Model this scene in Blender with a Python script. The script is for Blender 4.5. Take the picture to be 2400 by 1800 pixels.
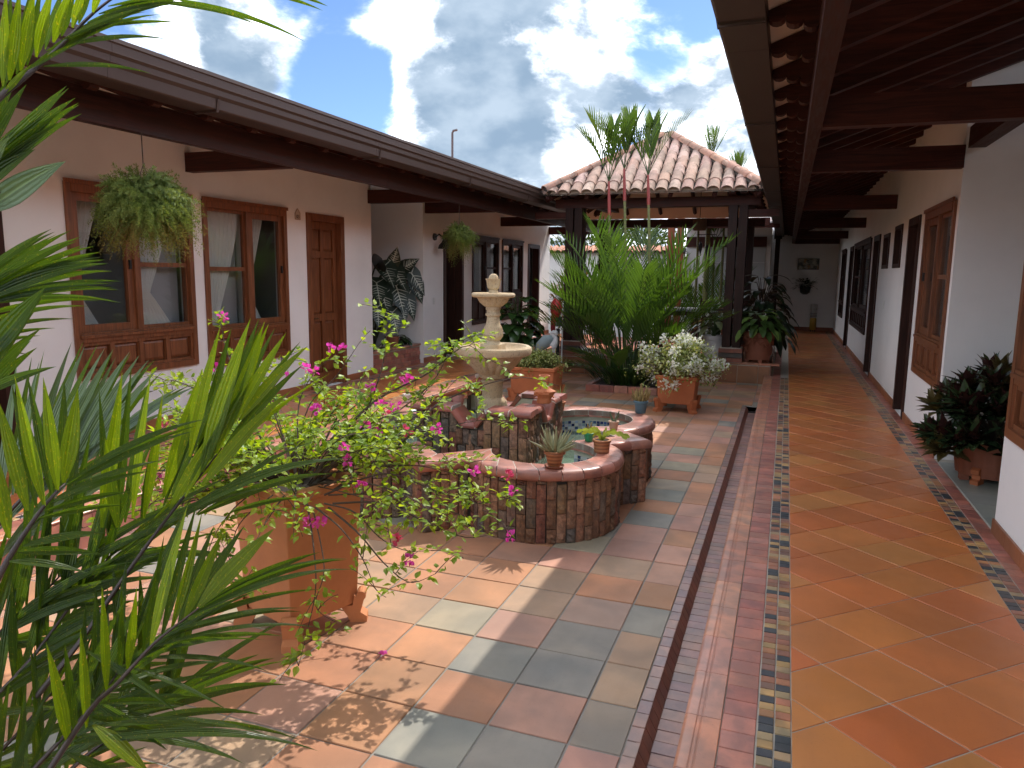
import bpy, math, random
from mathutils import Vector, Matrix

for o in list(bpy.data.objects):
    bpy.data.objects.remove(o)
scene = bpy.context.scene
C = scene.collection
R = math.radians
rnd = random.Random(7)

# ------------------------------------------------------------------ camera
FPX, YAW, PITCH, ROLL, CAMH = 1735.4, -0.35104, -0.149815, 0.012467, 1.63
_f = Vector((math.sin(YAW)*math.cos(PITCH), math.cos(YAW)*math.cos(PITCH), math.sin(PITCH)))
_r = Vector((math.cos(YAW), -math.sin(YAW), 0))
_u = _r.cross(_f)
CR = math.cos(ROLL)*_r + math.sin(ROLL)*_u
CU = -math.sin(ROLL)*_r + math.cos(ROLL)*_u
CF = _f
cam_d = bpy.data.cameras.new('camera')
cam = bpy.data.objects.new('camera', cam_d)
C.objects.link(cam)
cam_d.sensor_width = 36.0
cam_d.sensor_fit = 'HORIZONTAL'
cam_d.lens = FPX/2400.0*36.0
cam_d.clip_start = 0.05
cam_d.clip_end = 2000
cam.matrix_world = Matrix(((CR.x, CU.x, -CF.x, 0), (CR.y, CU.y, -CF.y, 0), (CR.z, CU.z, -CF.z, CAMH), (0, 0, 0, 1)))
scene.camera = cam
scene.render.resolution_x = 1024
scene.render.resolution_y = 768
scene.cycles.max_bounces = 7
scene.cycles.diffuse_bounces = 4
scene.cycles.glossy_bounces = 3
scene.cycles.transmission_bounces = 4
scene.cycles.transparent_max_bounces = 8
scene.cycles.caustics_reflective = False
scene.cycles.caustics_refractive = False


def W(px, py, d):
    """point of the place seen at photo pixel (px,py), d metres in front of the camera"""
    v = CF + CR*((px-1200)/FPX) - CU*((py-900)/FPX)
    return Vector((0, 0, CAMH)) + v*d


def DIR(px, py):
    return (CF + CR*((px-1200)/FPX) - CU*((py-900)/FPX)).normalized()


# ------------------------------------------------------------------ light
SUNV = Vector((0.247, 0.77, 1.0)).normalized()          # towards the sun
SUN_EL = math.asin(SUNV.z)
SUN_AZ = math.atan2(SUNV.x, SUNV.y)                    # clockwise from +Y
sun_d = bpy.data.lights.new('sun', 'SUN')
sun_d.energy = 2.0
sun_d.angle = R(0.53)
sun_d.color = (1.0, 0.94, 0.85)
sun = bpy.data.objects.new('sun', sun_d)
sun.rotation_euler = (-SUNV).to_track_quat('-Z', 'Y').to_euler()
C.objects.link(sun)

scene.view_settings.view_transform = 'Standard'
scene.view_settings.look = 'None'
scene.view_settings.gamma = 1.0
scene.view_settings.use_curve_mapping = False
scene.view_settings.exposure = 1.22

w = bpy.data.worlds.new('World')
scene.world = w
w.use_nodes = True
NT = w.node_tree
NT.nodes.clear()
def wn(t, **k):
    n = NT.nodes.new(t)
    for a, b in k.items():
        setattr(n, a, b)
    return n
def wl(a, b): NT.links.new(a, b)
def wmath(op, a, b=None, clamp=False):
    n = wn('ShaderNodeMath', operation=op, use_clamp=clamp)
    for i, x in enumerate((a, b)):
        if x is None: continue
        if isinstance(x, (int, float)): n.inputs[i].default_value = x
        else: wl(x, n.inputs[i])
    return n.outputs[0]
def wmix(fac, a, b):
    n = wn('ShaderNodeMix', data_type='RGBA')
    for s, x in ((n.inputs[0], fac), (n.inputs[6], a), (n.inputs[7], b)):
        if isinstance(x, (int, float, tuple)): s.default_value = x
        else: wl(x, s)
    return n.outputs[2]
sky = wn('ShaderNodeTexSky', sky_type='NISHITA', sun_disc=False)
sky.sun_elevation = SUN_EL
sky.sun_rotation = SUN_AZ
sky.altitude = 500
sky.air_density = 1.0
sky.dust_density = 0.6
sky.ozone_density = 1.5
skyc = wn('ShaderNodeMix', data_type='RGBA', blend_type='MULTIPLY')
skyc.inputs[0].default_value = 1.0
wl(sky.outputs[0], skyc.inputs[6])
skyc.inputs[7].default_value = (0.50, 0.60, 0.76, 1)
tc = wn('ShaderNodeTexCoord')
mp = wn('ShaderNodeMapping')
mp.inputs['Scale'].default_value = (3.0, 3.0, 5.0)
mp.inputs['Location'].default_value = (1.7, 0.4, 0.9)
wl(tc.outputs['Generated'], mp.inputs[0])
n1 = wn('ShaderNodeTexNoise'); n1.inputs['Scale'].default_value = 1.25
n1.inputs['Detail'].default_value = 9; n1.inputs['Roughness'].default_value = 0.58
n1.inputs['Distortion'].default_value = 0.25
wl(mp.outputs[0], n1.inputs['Vector'])
n2 = wn('ShaderNodeTexNoise'); n2.inputs['Scale'].default_value = 2.9
n2.inputs['Detail'].default_value = 10; n2.inputs['Roughness'].default_value = 0.6
mp2 = wn('ShaderNodeMapping'); mp2.inputs['Scale'].default_value = (3, 3, 5)
mp2.inputs['Location'].default_value = (5.1, 2.2, 3.3)
wl(tc.outputs['Generated'], mp2.inputs[0]); wl(mp2.outputs[0], n2.inputs['Vector'])
def blob(px, py, rad, amt):
    d = DIR(px, py)
    n = wn('ShaderNodeVectorMath', operation='DOT_PRODUCT')
    wl(tc.outputs['Generated'], n.inputs[0]); n.inputs[1].default_value = d
    m = wn('ShaderNodeMapRange', interpolation_type='SMOOTHSTEP')
    wl(n.outputs['Value'], m.inputs[0])
    m.inputs[1].default_value = math.cos(rad); m.inputs[2].default_value = 1.0
    m.inputs[3].default_value = 0; m.inputs[4].default_value = amt
    return m.outputs[0]
# cloud banks of this sky: where they gather and where the blue shows
cov = wmath('ADD', wmath('MULTIPLY', wmath('SUBTRACT', n1.outputs[0], 0.5), 1.7), 0.5)
for b in ((1090, 170, .26, .30), (480, 140, .17, .24), (1540, 130, .15, .22), (1250, 430, .16, .20), (660, 300, .14, .14), (1700, 420, .14, .16), (1000, -60, .22, .14),
          (770, 30, .14, -.42), (800, 270, .11, -.40), (1400, 250, .12, -.42), (1580, 10, .11, -.36), (330, 90, .09, -.30), (200, 60, .14, -.24), (1150, 400, .06, -.14)):
    cov = wmath('ADD', cov, blob(*b))
mask = wn('ShaderNodeMapRange', interpolation_type='SMOOTHSTEP')
wl(cov, mask.inputs[0]); mask.inputs[1].default_value = 0.34; mask.inputs[2].default_value = 0.66
dens = wn('ShaderNodeMapRange', interpolation_type='SMOOTHSTEP')   # thick middle of a cloud is grey from below
d2 = wmath('ADD', cov, wmath('MULTIPLY', wmath('SUBTRACT', n2.outputs[0], 0.5), 0.95))
wl(d2, dens.inputs[0]); dens.inputs[1].default_value = 0.47; dens.inputs[2].default_value = 0.82
RATIO = 0.05
lf = wmath('DIVIDE', wmath('SUBTRACT', 1.0, wmath('POWER', RATIO, dens.outputs[0])), 1.0-RATIO)     # light falls off exponentially with cloud thickness
n3 = wn('ShaderNodeTexNoise'); n3.inputs['Scale'].default_value = 4.2; n3.inputs['Detail'].default_value = 5
wl(mp2.outputs[0], n3.inputs['Vector'])
g3 = wn('ShaderNodeMapRange', interpolation_type='SMOOTHSTEP'); wl(n3.outputs[0], g3.inputs[0]); g3.inputs[1].default_value = .35; g3.inputs[2].default_value = .68
cc = wmix(lf, (38.0, 38.0, 38.2, 1), wmix(g3.outputs[0], (1.45, 2.05, 2.8, 1), (2.6, 3.2, 3.9, 1)))
allc = wmix(wmath('POWER', mask.outputs[0], 1.9), skyc.outputs[2], cc)
bg = wn('ShaderNodeBackground'); bg.inputs[1].default_value = 0.1
SKYC_STRENGTH = bg
wo = wn('ShaderNodeOutputWorld')
wl(allc, bg.inputs[0]); wl(bg.outputs[0], wo.inputs[0])

# ------------------------------------------------------------------ materials
MATS = {}
class Mat:
    def __init__(s, name):
        s.m = bpy.data.materials.new(name); s.m.use_nodes = True
        s.t = s.m.node_tree; s.b = s.t.nodes['Principled BSDF']; s.out = s.t.nodes['Material Output']
        MATS[name] = s.m
    def n(s, t, **k):
        x = s.t.nodes.new(t)
        for a, b in k.items(): setattr(x, a, b)
        return x
    def l(s, a, b): s.t.links.new(a, b)
    def set(s, sock, v):
        if isinstance(v, (int, float)): sock.default_value = v
        elif isinstance(v, tuple): sock.default_value = v if len(v) == 4 or sock.type == 'VECTOR' else (*v, 1)
        else: s.l(v, sock)
    def pos(s, scale=(1, 1, 1), obj=False):
        g = s.n('ShaderNodeTexCoord').outputs['Object'] if obj else s.n('ShaderNodeNewGeometry').outputs['Position']
        if scale == (1, 1, 1): return g
        m = s.n('ShaderNodeVectorMath', operation='MULTIPLY'); s.l(g, m.inputs[0]); m.inputs[1].default_value = scale
        return m.outputs[0]
    def noise(s, scale, detail=4, rough=.55, vec=None, dist=0):
        x = s.n('ShaderNodeTexNoise'); x.inputs['Scale'].default_value = scale
        x.inputs['Detail'].default_value = detail; x.inputs['Roughness'].default_value = rough
        x.inputs['Distortion'].default_value = dist
        s.l(vec if vec is not None else s.pos(), x.inputs['Vector']); return x.outputs[0]
    def ramp(s, v, a, b, lo=0., hi=1.):
        x = s.n('ShaderNodeMapRange', interpolation_type='SMOOTHSTEP'); s.l(v, x.inputs[0])
        x.inputs[1].default_value = a; x.inputs[2].default_value = b; x.inputs[3].default_value = lo; x.inputs[4].default_value = hi
        return x.outputs[0]
    def mix(s, fac, a, b, mode='MIX'):
        x = s.n('ShaderNodeMix', data_type='RGBA', blend_type=mode)
        s.set(x.inputs[0], fac); s.set(x.inputs[6], a); s.set(x.inputs[7], b); return x.outputs[2]
    def math(s, op, a, b=0.):
        x = s.n('ShaderNodeMath', operation=op); s.set(x.inputs[0], a); s.set(x.inputs[1], b); return x.outputs[0]
    def bump(s, h, strength=.3, dist=.01):
        x = s.n('ShaderNodeBump'); x.inputs['Strength'].default_value = strength; x.inputs['Distance'].default_value = dist
        s.l(h, x.inputs['Height']); s.l(x.outputs[0], s.b.inputs['Normal']); return x
    def col(s, c): s.set(s.b.inputs['Base Color'], c)
    def rough(s, r): s.set(s.b.inputs['Roughness'], r)
    def objcol(s): return s.n('ShaderNodeObjectInfo').outputs['Color']
    def objrnd(s): return s.n('ShaderNodeObjectInfo').outputs['Random']
    def attr(s, name='Col'): return s.n('ShaderNodeVertexColor', layer_name=name).outputs[0]


def simple(name, c, rough=.6, var=.25, ns=8., bump=0., bs=60., spec=None, metal=0.):
    m = Mat(name)
    dark = tuple(x*(1-var) for x in c); lite = tuple(min(1, x*(1+var)) for x in c)
    m.col(m.mix(m.noise(ns, 5), dark, lite)); m.rough(rough)
    if bump: m.bump(m.noise(bs, 4), bump, .004)
    if spec is not None: m.b.inputs['Specular IOR Level'].default_value = spec
    m.b.inputs['Metallic'].default_value = metal
    return m.m


def plaster(name, c):
    m = Mat(name)
    a = m.noise(1.3, 6, .6); b = m.noise(9, 4)
    k = m.mix(m.ramp(a, .35, .7), c, tuple(x*.93 for x in c))
    m.col(m.mix(m.math('MULTIPLY', b, .12), k, tuple(x*.8 for x in c)))
    m.rough(.85); m.bump(m.noise(55, 5, .7), .25, .004)
    return m.m


def fired(name, src, rough=.5, coat=0., var=.16, big=3.0):
    """clay tile or brick: own colour per piece, cloudy firing marks, fine grit"""
    m = Mat(name)
    base = m.objcol() if src == 'obj' else m.attr()
    v = m.pos()
    cl = m.noise(big, 4, .5, v, .4)
    c1 = m.mix(m.ramp(cl, .3, .75), m.mix(1.0, base, (1-var*1.6, 1-var*1.3, 1-var), 'MULTIPLY'), m.mix(1.0, base, (1+var, 1+var*.8, 1+var*.6), 'MULTIPLY'))
    st = m.noise(1., 4, .5, m.pos((26, 5, 26)))
    c2 = m.mix(m.ramp(st, .40, .90, 0, .22), c1, m.mix(1.0, c1, (.72, .72, .75), 'MULTIPLY'))
    spk = m.noise(140, 2)
    c2 = m.mix(m.ramp(spk, .62, .75, 0, .35), c2, m.mix(1.0, c2, (.6, .6, .6), 'MULTIPLY'))
    m.col(c2)
    m.rough(m.ramp(m.noise(9, 3), .1, .9, max(.02, rough-.07), rough+.10))
    m.bump(m.noise(70, 4, .65), .12, .003)
    m.b.inputs['Coat Weight'].default_value = coat; m.b.inputs['Coat Roughness'].default_value = .18
    return m.m


def wood(name, c, axis='z', rough=.35, var=.55, fine=1.0, spec=.5):
    m = Mat(name)
    m.b.inputs['Specular IOR Level'].default_value = spec
    s = {'z': (38, 38, 2.2), 'y': (38, 2.2, 38), 'x': (2.2, 38, 38)}[axis]
    g = m.noise(1.0*fine, 6, .62, m.pos(s), 1.2)
    g2 = m.noise(2.6, 3)
    k = m.mix(m.ramp(g, .3, .72), tuple(x*(1-var) for x in c), tuple(x*(1+var*.6) for x in c))
    m.col(m.mix(m.ramp(g2, .4, .7, 0, .5), k, tuple(x*.7 for x in c)))
    m.rough(m.ramp(g, .3, .7, rough-.07, rough+.12)); m.bump(g, .12, .002)
    return m.m


def leafmat(name, c1, c2, trans=.45, rough=.35, back=None, vein=0., spots=0., tint=(1.25, 1.2, .35), ribs=0):
    """leaf blade: reflects green, lets sunlight through yellow-green; colour differs from leaf to leaf"""
    m = Mat(name)
    isl = m.n('ShaderNodeNewGeometry').outputs['Random Per Island']
    base = m.mix(isl, c1, c2)
    nz = m.noise(22, 3)
    base = m.mix(m.ramp(nz, .35, .7, 0, .35), base, m.mix(1.0, base, (.6, .7, .6), 'MULTIPLY'))
    if spots:
        sp = m.noise(230, 3, .6, m.pos((1, 1, .5)))
        base = m.mix(m.ramp(sp, .58, .7, 0, spots), base, (.42, .36, .03))
    if back is not None:
        bf = m.n('ShaderNodeNewGeometry').outputs['Backfacing']
        base = m.mix(bf, base, back)
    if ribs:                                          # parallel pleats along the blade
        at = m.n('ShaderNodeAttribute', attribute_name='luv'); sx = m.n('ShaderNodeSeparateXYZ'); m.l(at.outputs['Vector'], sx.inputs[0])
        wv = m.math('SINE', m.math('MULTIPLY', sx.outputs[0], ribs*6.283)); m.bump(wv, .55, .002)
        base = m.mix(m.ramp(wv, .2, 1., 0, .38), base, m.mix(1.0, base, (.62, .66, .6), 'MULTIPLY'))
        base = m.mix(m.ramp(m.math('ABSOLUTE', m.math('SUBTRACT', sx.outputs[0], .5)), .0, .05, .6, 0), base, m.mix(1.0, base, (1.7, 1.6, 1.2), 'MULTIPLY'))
    m.col(base); m.rough(rough); m.b.inputs['Specular IOR Level'].default_value = .45
    tr = m.n('ShaderNodeBsdfTranslucent')
    m.l(m.mix(1.0, base, tint, 'MULTIPLY'), tr.inputs['Color'])
    mx = m.n('ShaderNodeMixShader'); mx.inputs[0].default_value = trans
    m.l(m.b.outputs[0], mx.inputs[1]); m.l(tr.outputs[0], mx.inputs[2]); m.l(mx.outputs[0], m.out.inputs[0])
    return m.m


def glass(name, tint=(.88, .90, .90), fac=.06, rough=.02):
    m = Mat(name)
    t = m.n('ShaderNodeBsdfTransparent'); t.inputs[0].default_value = (*tint, 1)
    g = m.n('ShaderNodeBsdfGlossy'); g.inputs['Roughness'].default_value = rough
    lw = m.n('ShaderNodeLayerWeight'); lw.inputs[0].default_value = .5
    f2 = m.math('ADD', m.math('MULTIPLY', m.math('POWER', lw.outputs['Facing'], 4.), .55), fac)
    mx = m.n('ShaderNodeMixShader'); m.l(f2, mx.inputs[0]); m.l(t.outputs[0], mx.inputs[1]); m.l(g.outputs[0], mx.inputs[2])
    m.l(mx.outputs[0], m.out.inputs[0]); return m.m


def frosted(name, c=(.62, .6, .62), keep=.55):
    m = Mat(name)
    d = m.n('ShaderNodeBsdfDiffuse'); d.inputs[0].default_value = (*c, 1)
    t = m.n('ShaderNodeBsdfTransparent'); t.inputs[0].default_value = (.95, .95, .95, 1)
    g = m.n('ShaderNodeBsdfGlossy'); g.inputs['Roughness'].default_value = .15
    mx = m.n('ShaderNodeMixShader'); mx.inputs[0].default_value = keep
    m.l(t.outputs[0], mx.inputs[1]); m.l(d.outputs[0], mx.inputs[2])
    m2 = m.n('ShaderNodeMixShader'); m2.inputs[0].default_value = .08
    m.l(mx.outputs[0], m2.inputs[1]); m.l(g.outputs[0], m2.inputs[2]); m.l(m2.outputs[0], m.out.inputs[0]); return m.m


WHITE = plaster('white_plaster', (.87, .86, .85))
CEIL = plaster('cream_ceiling_board', (.78, .66, .54))
GROUT = simple('grout', (.26, .24, .21), .9, .3, 12, .3, 120)
PALEGROUT = simple('pale_grout', (.44, .40, .34), .9, .25, 14, .3, 120)
TILE_O = fired('patio_tile', 'obj', .62, .0)
TILE_A = fired('patio_tile_far', 'attr', .62, .0)
GLAZE_O = fired('corridor_tile', 'obj', .38, .14, .09, 2.2)
GLAZE_A = fired('corridor_tile_far', 'attr', .38, .14, .09, 2.2)
BRICK_O = fired('brick_clay', 'obj', .42, .12, .2, 9)
BRICK_A = fired('brick_clay_far', 'attr', .42, .12, .2, 9)
DARKWOOD_Y = wood('dark_beam_wood_y', (.048, .0145, .0105), 'y', .55, spec=.25)
DARKWOOD_X = wood('dark_beam_wood_x', (.070, .0190, .0125), 'x', .55, spec=.25)
DARKWOOD_Z = wood('dark_post_wood', (.040, .019, .015), 'z', .6, spec=.22)
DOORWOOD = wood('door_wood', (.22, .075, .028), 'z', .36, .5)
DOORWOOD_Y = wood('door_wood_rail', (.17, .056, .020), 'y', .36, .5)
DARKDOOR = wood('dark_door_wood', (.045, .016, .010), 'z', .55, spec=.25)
REDWOOD = wood('red_post_wood', (.26, .075, .03), 'z', .45, .35)
GUTTER = simple('brown_gutter_metal', (.050, .030, .023), .45, .15, 5, .05, 40, .35)
GLASS = glass('window_glass')
FROST = frosted('frosted_pane')
SCREEN = frosted('screen_pane', (.46, .44, .46), .42)
CURTAIN = simple('white_curtain', (.86, .83, .80), .9, .04, 6)
SCREENB = simple('grey_screen', (.40, .39, .41), .8, .08, 5)
TERRA = simple('terracotta', (.45, .145, .055), .72, .25, 7, .35, 60)
TERRA_D = simple('dark_terracotta', (.25, .085, .045), .7, .3, 9, .5, 50)
BLACKMETAL = simple('black_metal', (.012, .011, .011), .45, .2, 9)
SOIL = simple('dark_soil', (.03, .02, .014), .95, .5, 30, .8, 60)
BARK = simple('brown_twig', (.07, .045, .03), .8, .4, 40)
WIRE = simple('rusty_wire', (.05, .03, .02), .6, .3, 30)
PLASTIC = simple('white_plastic', (.75, .74, .71), .4, .04)
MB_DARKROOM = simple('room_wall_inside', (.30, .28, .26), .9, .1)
# ------------------------------------------------------------------ builders
class MB:
    """collects shapes; build() links them as one mesh object"""
    def __init__(s): s.v = []; s.f = []; s.c = []; s.uv = {}
    def add(s, vs, fs, col=None):
        o = len(s.v); s.v.extend([tuple(p) for p in vs]); s.f.extend([tuple(i+o for i in f) for f in fs])
        if col is not None: s.c.extend([col]*len(fs))
        return s
    def box(s, x0, x1, y0, y1, z0, z1, M=None, col=None):
        vs = [(x0, y0, z0), (x1, y0, z0), (x1, y1, z0), (x0, y1, z0), (x0, y0, z1), (x1, y0, z1), (x1, y1, z1), (x0, y1, z1)]
        if M is not None: vs = [M @ Vector(p) for p in vs]
        return s.add(vs, [(3, 2, 1, 0), (4, 5, 6, 7), (0, 1, 5, 4), (1, 2, 6, 5), (2, 3, 7, 6), (3, 0, 4, 7)], col)
    def slab(s, pts, z0, z1, ch=0., M=None, col=None):
        """convex polygon slab with a chamfered top edge"""
        n = len(pts)
        cx = sum(p[0] for p in pts)/n; cy = sum(p[1] for p in pts)/n
        vs = [(p[0], p[1], z0) for p in pts]
        fs = []
        if ch:
            vs += [(p[0], p[1], z1-ch) for p in pts]
            ins = []
            for p in pts:
                d = Vector((cx-p[0], cy-p[1])); L = d.length or 1
                ins.append((p[0]+d.x/L*ch*1.3, p[1]+d.y/L*ch*1.3, z1))
            vs += ins
            for k in (0, 1):
                for i in range(n):
                    j = (i+1) % n; fs.append((k*n+i, k*n+j, (k+1)*n+j, (k+1)*n+i))
            fs.append(tuple(range(2*n, 3*n)))
        else:
            vs += [(p[0], p[1], z1) for p in pts]
            for i in range(n):
                j = (i+1) % n; fs.append((i, j, n+j, n+i))
            fs.append(tuple(range(n, 2*n)))
        if M is not None: vs = [M @ Vector(p) for p in vs]
        return s.add(vs, fs, col)
    def prism(s, pts, a, b, axis='y', M=None, col=None, cap=True):
        """outline in the plane across `axis`, swept from a to b.  y: pts=(x,z); x: pts=(y,z); z: pts=(x,y)"""
        n = len(pts)
        def P(p, t): return {'y': (p[0], t, p[1]), 'x': (t, p[0], p[1]), 'z': (p[0], p[1], t)}[axis]
        vs = [P(p, a) for p in pts]+[P(p, b) for p in pts]
        fs = [(i, (i+1) % n, n+(i+1) % n, n+i) for i in range(n)]
        if cap: fs += [tuple(range(n-1, -1, -1)), tuple(range(n, 2*n))]
        if M is not None: vs = [M @ Vector(p) for p in vs]
        return s.add(vs, fs, col)
    def tube(s, pts, rad, n=6, cap=True, col=None):
        pts = [Vector(p) for p in pts]; m = len(pts)
        if isinstance(rad, (int, float)): rad = [rad]*m
        vs = []; fs = []; up = None
        for i, p in enumerate(pts):
            d = (pts[min(i+1, m-1)]-pts[max(i-1, 0)])
            d = d.normalized() if d.length > 1e-9 else Vector((0, 0, 1))
            if up is None:
                up = Vector((0, 0, 1)) if abs(d.z) < .9 else Vector((1, 0, 0))
            a = d.cross(up)
            if a.length < 1e-6: a = d.cross(Vector((0, 1, 0)))
            a.normalize(); b = a.cross(d).normalized(); up = b
            for k in range(n):
                t = 2*math.pi*k/n; vs.append(p+(a*math.cos(t)+b*math.sin(t))*rad[i])
        for i in range(m-1):
            for k in range(n):
                fs.append((i*n+k, i*n+(k+1) % n, (i+1)*n+(k+1) % n, (i+1)*n+k))
        if cap: fs += [tuple(range(n-1, -1, -1)), tuple(range((m-1)*n, m*n))]
        return s.add(vs, fs, col)
    def lathe(s, prof, n=24, c=(0, 0, 0), flute=None, sq=None):
        """prof: (r,z) from bottom to top.  flute(i,k)->radius factor"""
        vs = []; fs = []; m = len(prof)
        for i, (r, z) in enumerate(prof):
            for k in range(n):
                t = 2*math.pi*k/n; q = r*(flute(i, t) if flute else 1)
                vs.append((c[0]+q*math.cos(t), c[1]+q*math.sin(t), c[2]+z))
        for i in range(m-1):
            for k in range(n):
                fs.append((i*n+k, i*n+(k+1) % n, (i+1)*n+(k+1) % n, (i+1)*n+k))
        fs += [tuple(range(n-1, -1, -1)), tuple(range((m-1)*n, m*n))]
        return s.add(vs, fs)
    def leaf(s, p, d, nrm, L, wd, prof=(.0, .55, .95, 1., .8, .45, .0), fold=.25, droop=.2, twist=0., dz=None, wavy=0.):
        """one blade: base p, direction d, upward normal; 3 points across, folded along the midrib"""
        d = d.normalized(); a = d.cross(nrm)
        if a.length < 1e-5: a = d.cross(Vector((1, .3, 0)))
        a.normalize(); u = a.cross(d).normalized()
        n = len(prof); vs = []; fs = []
        step = L/(n-1); q = Vector(p); dd = d.copy()
        for i in range(n):
            wv = prof[i]*wd*.5
            aa = a
            if twist: aa = (Matrix.Rotation(twist*i/(n-1), 3, dd) @ a)
            uu = aa.cross(dd).normalized()
            uv0 = len(s.v)+len(vs); tv = i/(n-1)
            if wv < 1e-5:
                vs.append(tuple(q)); s.uv[uv0] = (.5, tv, 0)
            else:
                s.uv[uv0] = (0, tv, 0); s.uv[uv0+1] = (.5, tv, 0); s.uv[uv0+2] = (1, tv, 0)
                wz = wavy*math.sin(i*2.1+p[0]*50)*wv
                vs += [tuple(q+aa*wv+uu*(fold*wv+wz)), tuple(q), tuple(q-aa*wv+uu*(fold*wv-wz))]
            dd = (dd + (dz if dz is not None else Vector((0, 0, -1)))*(droop/(n-1))*(.4+1.2*i/n)).normalized()
            q = q+dd*step
        idx = 0; rows = []
        for i in range(n):
            if prof[i]*wd*.5 < 1e-5: rows.append((idx,)); idx += 1
            else: rows.append((idx, idx+1, idx+2)); idx += 3
        for i in range(n-1):
            A, B = rows[i], rows[i+1]
            if len(A) == 3 and len(B) == 3: fs += [(A[0], B[0], B[1], A[1]), (A[1], B[1], B[2], A[2])]
            elif len(A) == 1 and len(B) == 3: fs += [(A[0], B[0], B[1]), (A[0], B[1], B[2])]
            elif len(A) == 3 and len(B) == 1: fs += [(A[0], B[0], A[1]), (A[1], B[0], A[2])]
        return s.add(vs, fs)
    def mesh(s, name, mat, smooth=None, org=None):
        me = bpy.data.meshes.new(name)
        v = s.v if org is None else [(p[0]-org[0], p[1]-org[1], p[2]-org[2]) for p in s.v]
        me.from_pydata(v, [], s.f); me.validate(); 
        if s.c and len(s.c) == len(me.polygons):
            ca = me.color_attributes.new('Col', 'FLOAT_COLOR', 'CORNER')
            buf = []
            for p in me.polygons:
                c = s.c[p.index]; buf += [c[0], c[1], c[2], 1.]*p.loop_total
            ca.data.foreach_set('color', buf)
        if s.uv and len(me.vertices) == len(s.v):
            at = me.attributes.new('luv', 'FLOAT_VECTOR', 'POINT'); buf = [0.]*(3*len(s.v))
            for k, q in s.uv.items(): buf[3*k:3*k+3] = q
            at.data.foreach_set('vector', buf)
        if smooth is not None:
            me.polygons.foreach_set('use_smooth', [True]*len(me.polygons))
            if smooth < 180: me.set_sharp_from_angle(angle=R(smooth))
        me.materials.append(mat); me.update(); return me
    def build(s, name, mat, parent=None, smooth=None):
        org = parent_world(parent) if parent is not None else None
        o = bpy.data.objects.new(name, s.mesh(name, mat, smooth, org)); C.objects.link(o)
        if parent is not None: o.parent = parent
        return o


def parent_world(p):
    v = Vector((0, 0, 0))
    while p is not None:
        v += p.location; p = p.parent
    return v


def tag(o, label, cat, group=None):
    o['label'] = label; o['category'] = cat
    if group: o['group'] = group
    return o
def thing(name, label, cat, loc=(0, 0, 0), group=None, rotz=0.):
    o = bpy.data.objects.new(name, None); C.objects.link(o); o.location = loc; o.rotation_euler = (0, 0, rotz)
    o.empty_display_size = .1
    return tag(o, label, cat, group)
def struct(o): o['kind'] = 'structure'; return o
def stuff(o): o['kind'] = 'stuff'; return o
def inst(name, me, parent, loc, rot=(0, 0, 0), color=None, scale=None):
    """one piece: its own object, sharing mesh data; loc in the parent's frame"""
    o = bpy.data.objects.new(name, me); C.objects.link(o); o.parent = parent; o.location = loc; o.rotation_euler = rot
    if color is not None: o.color = (*color[:3], 1)
    if scale is not None: o.scale = scale
    return o
def dup(o, parent=None):
    c = o.copy(); C.objects.link(c); c.parent = parent
    for ch in o.children: dup(ch, c)
    return c
def vary(c, a=.12, r=rnd):
    k = 1+r.uniform(-a, a); return tuple(min(1, max(0, x*k*(1+r.uniform(-a*.35, a*.35)))) for x in c)
def clip(poly, x0, x1, y0, y1):
    def cut(P, f, inter):
        out = []
        for i in range(len(P)):
            a, b = P[i], P[(i+1) % len(P)]
            if f(a): out.append(a)
            if f(a) != f(b): out.append(inter(a, b))
        return out
    def ix(v): return lambda a, b: (v, a[1]+(b[1]-a[1])*(v-a[0])/(b[0]-a[0]))
    def iy(v): return lambda a, b: (a[0]+(b[0]-a[0])*(v-a[1])/(b[1]-a[1]), v)
    for f, i in ((lambda p: p[0] >= x0, ix(x0)), (lambda p: p[0] <= x1, ix(x1)), (lambda p: p[1] >= y0, iy(y0)), (lambda p: p[1] <= y1, iy(y1))):
        if len(poly) < 3: return []
        poly = cut(poly, f, i)
    out = []
    for p in poly:
        if not out or (abs(p[0]-out[-1][0])+abs(p[1]-out[-1][1])) > 1e-4: out.append(p)
    return out
def parea(P): return abs(sum(P[i][0]*P[(i+1) % len(P)][1]-P[(i+1) % len(P)][0]*P[i][1] for i in range(len(P))))/2
def bez(a, b, c, d, n):
    out = []
    for i in range(n+1):
        t = i/n; s = 1-t
        out.append(Vector(a)*s**3+Vector(b)*3*s*s*t+Vector(c)*3*s*t*t+Vector(d)*t**3)
    return out
def quadc(a, b, c, n):
    out = []
    for i in range(n+1):
        t = i/n; s = 1-t
        out.append(Vector(a)*s*s+Vector(b)*2*s*t+Vector(c)*t*t)
    return out
# ------------------------------------------------------------------ ground, patio, corridors
g = MB(); g.box(-400, 400, -400, 400, -1.2, -.2)
struct(g.build('ground', simple('earth', (.12, .10, .07), .95, .3, .5)))
MIR = -4.12                          # the left corridor mirrors the right one about x = -2.06
LZ = .04

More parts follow.
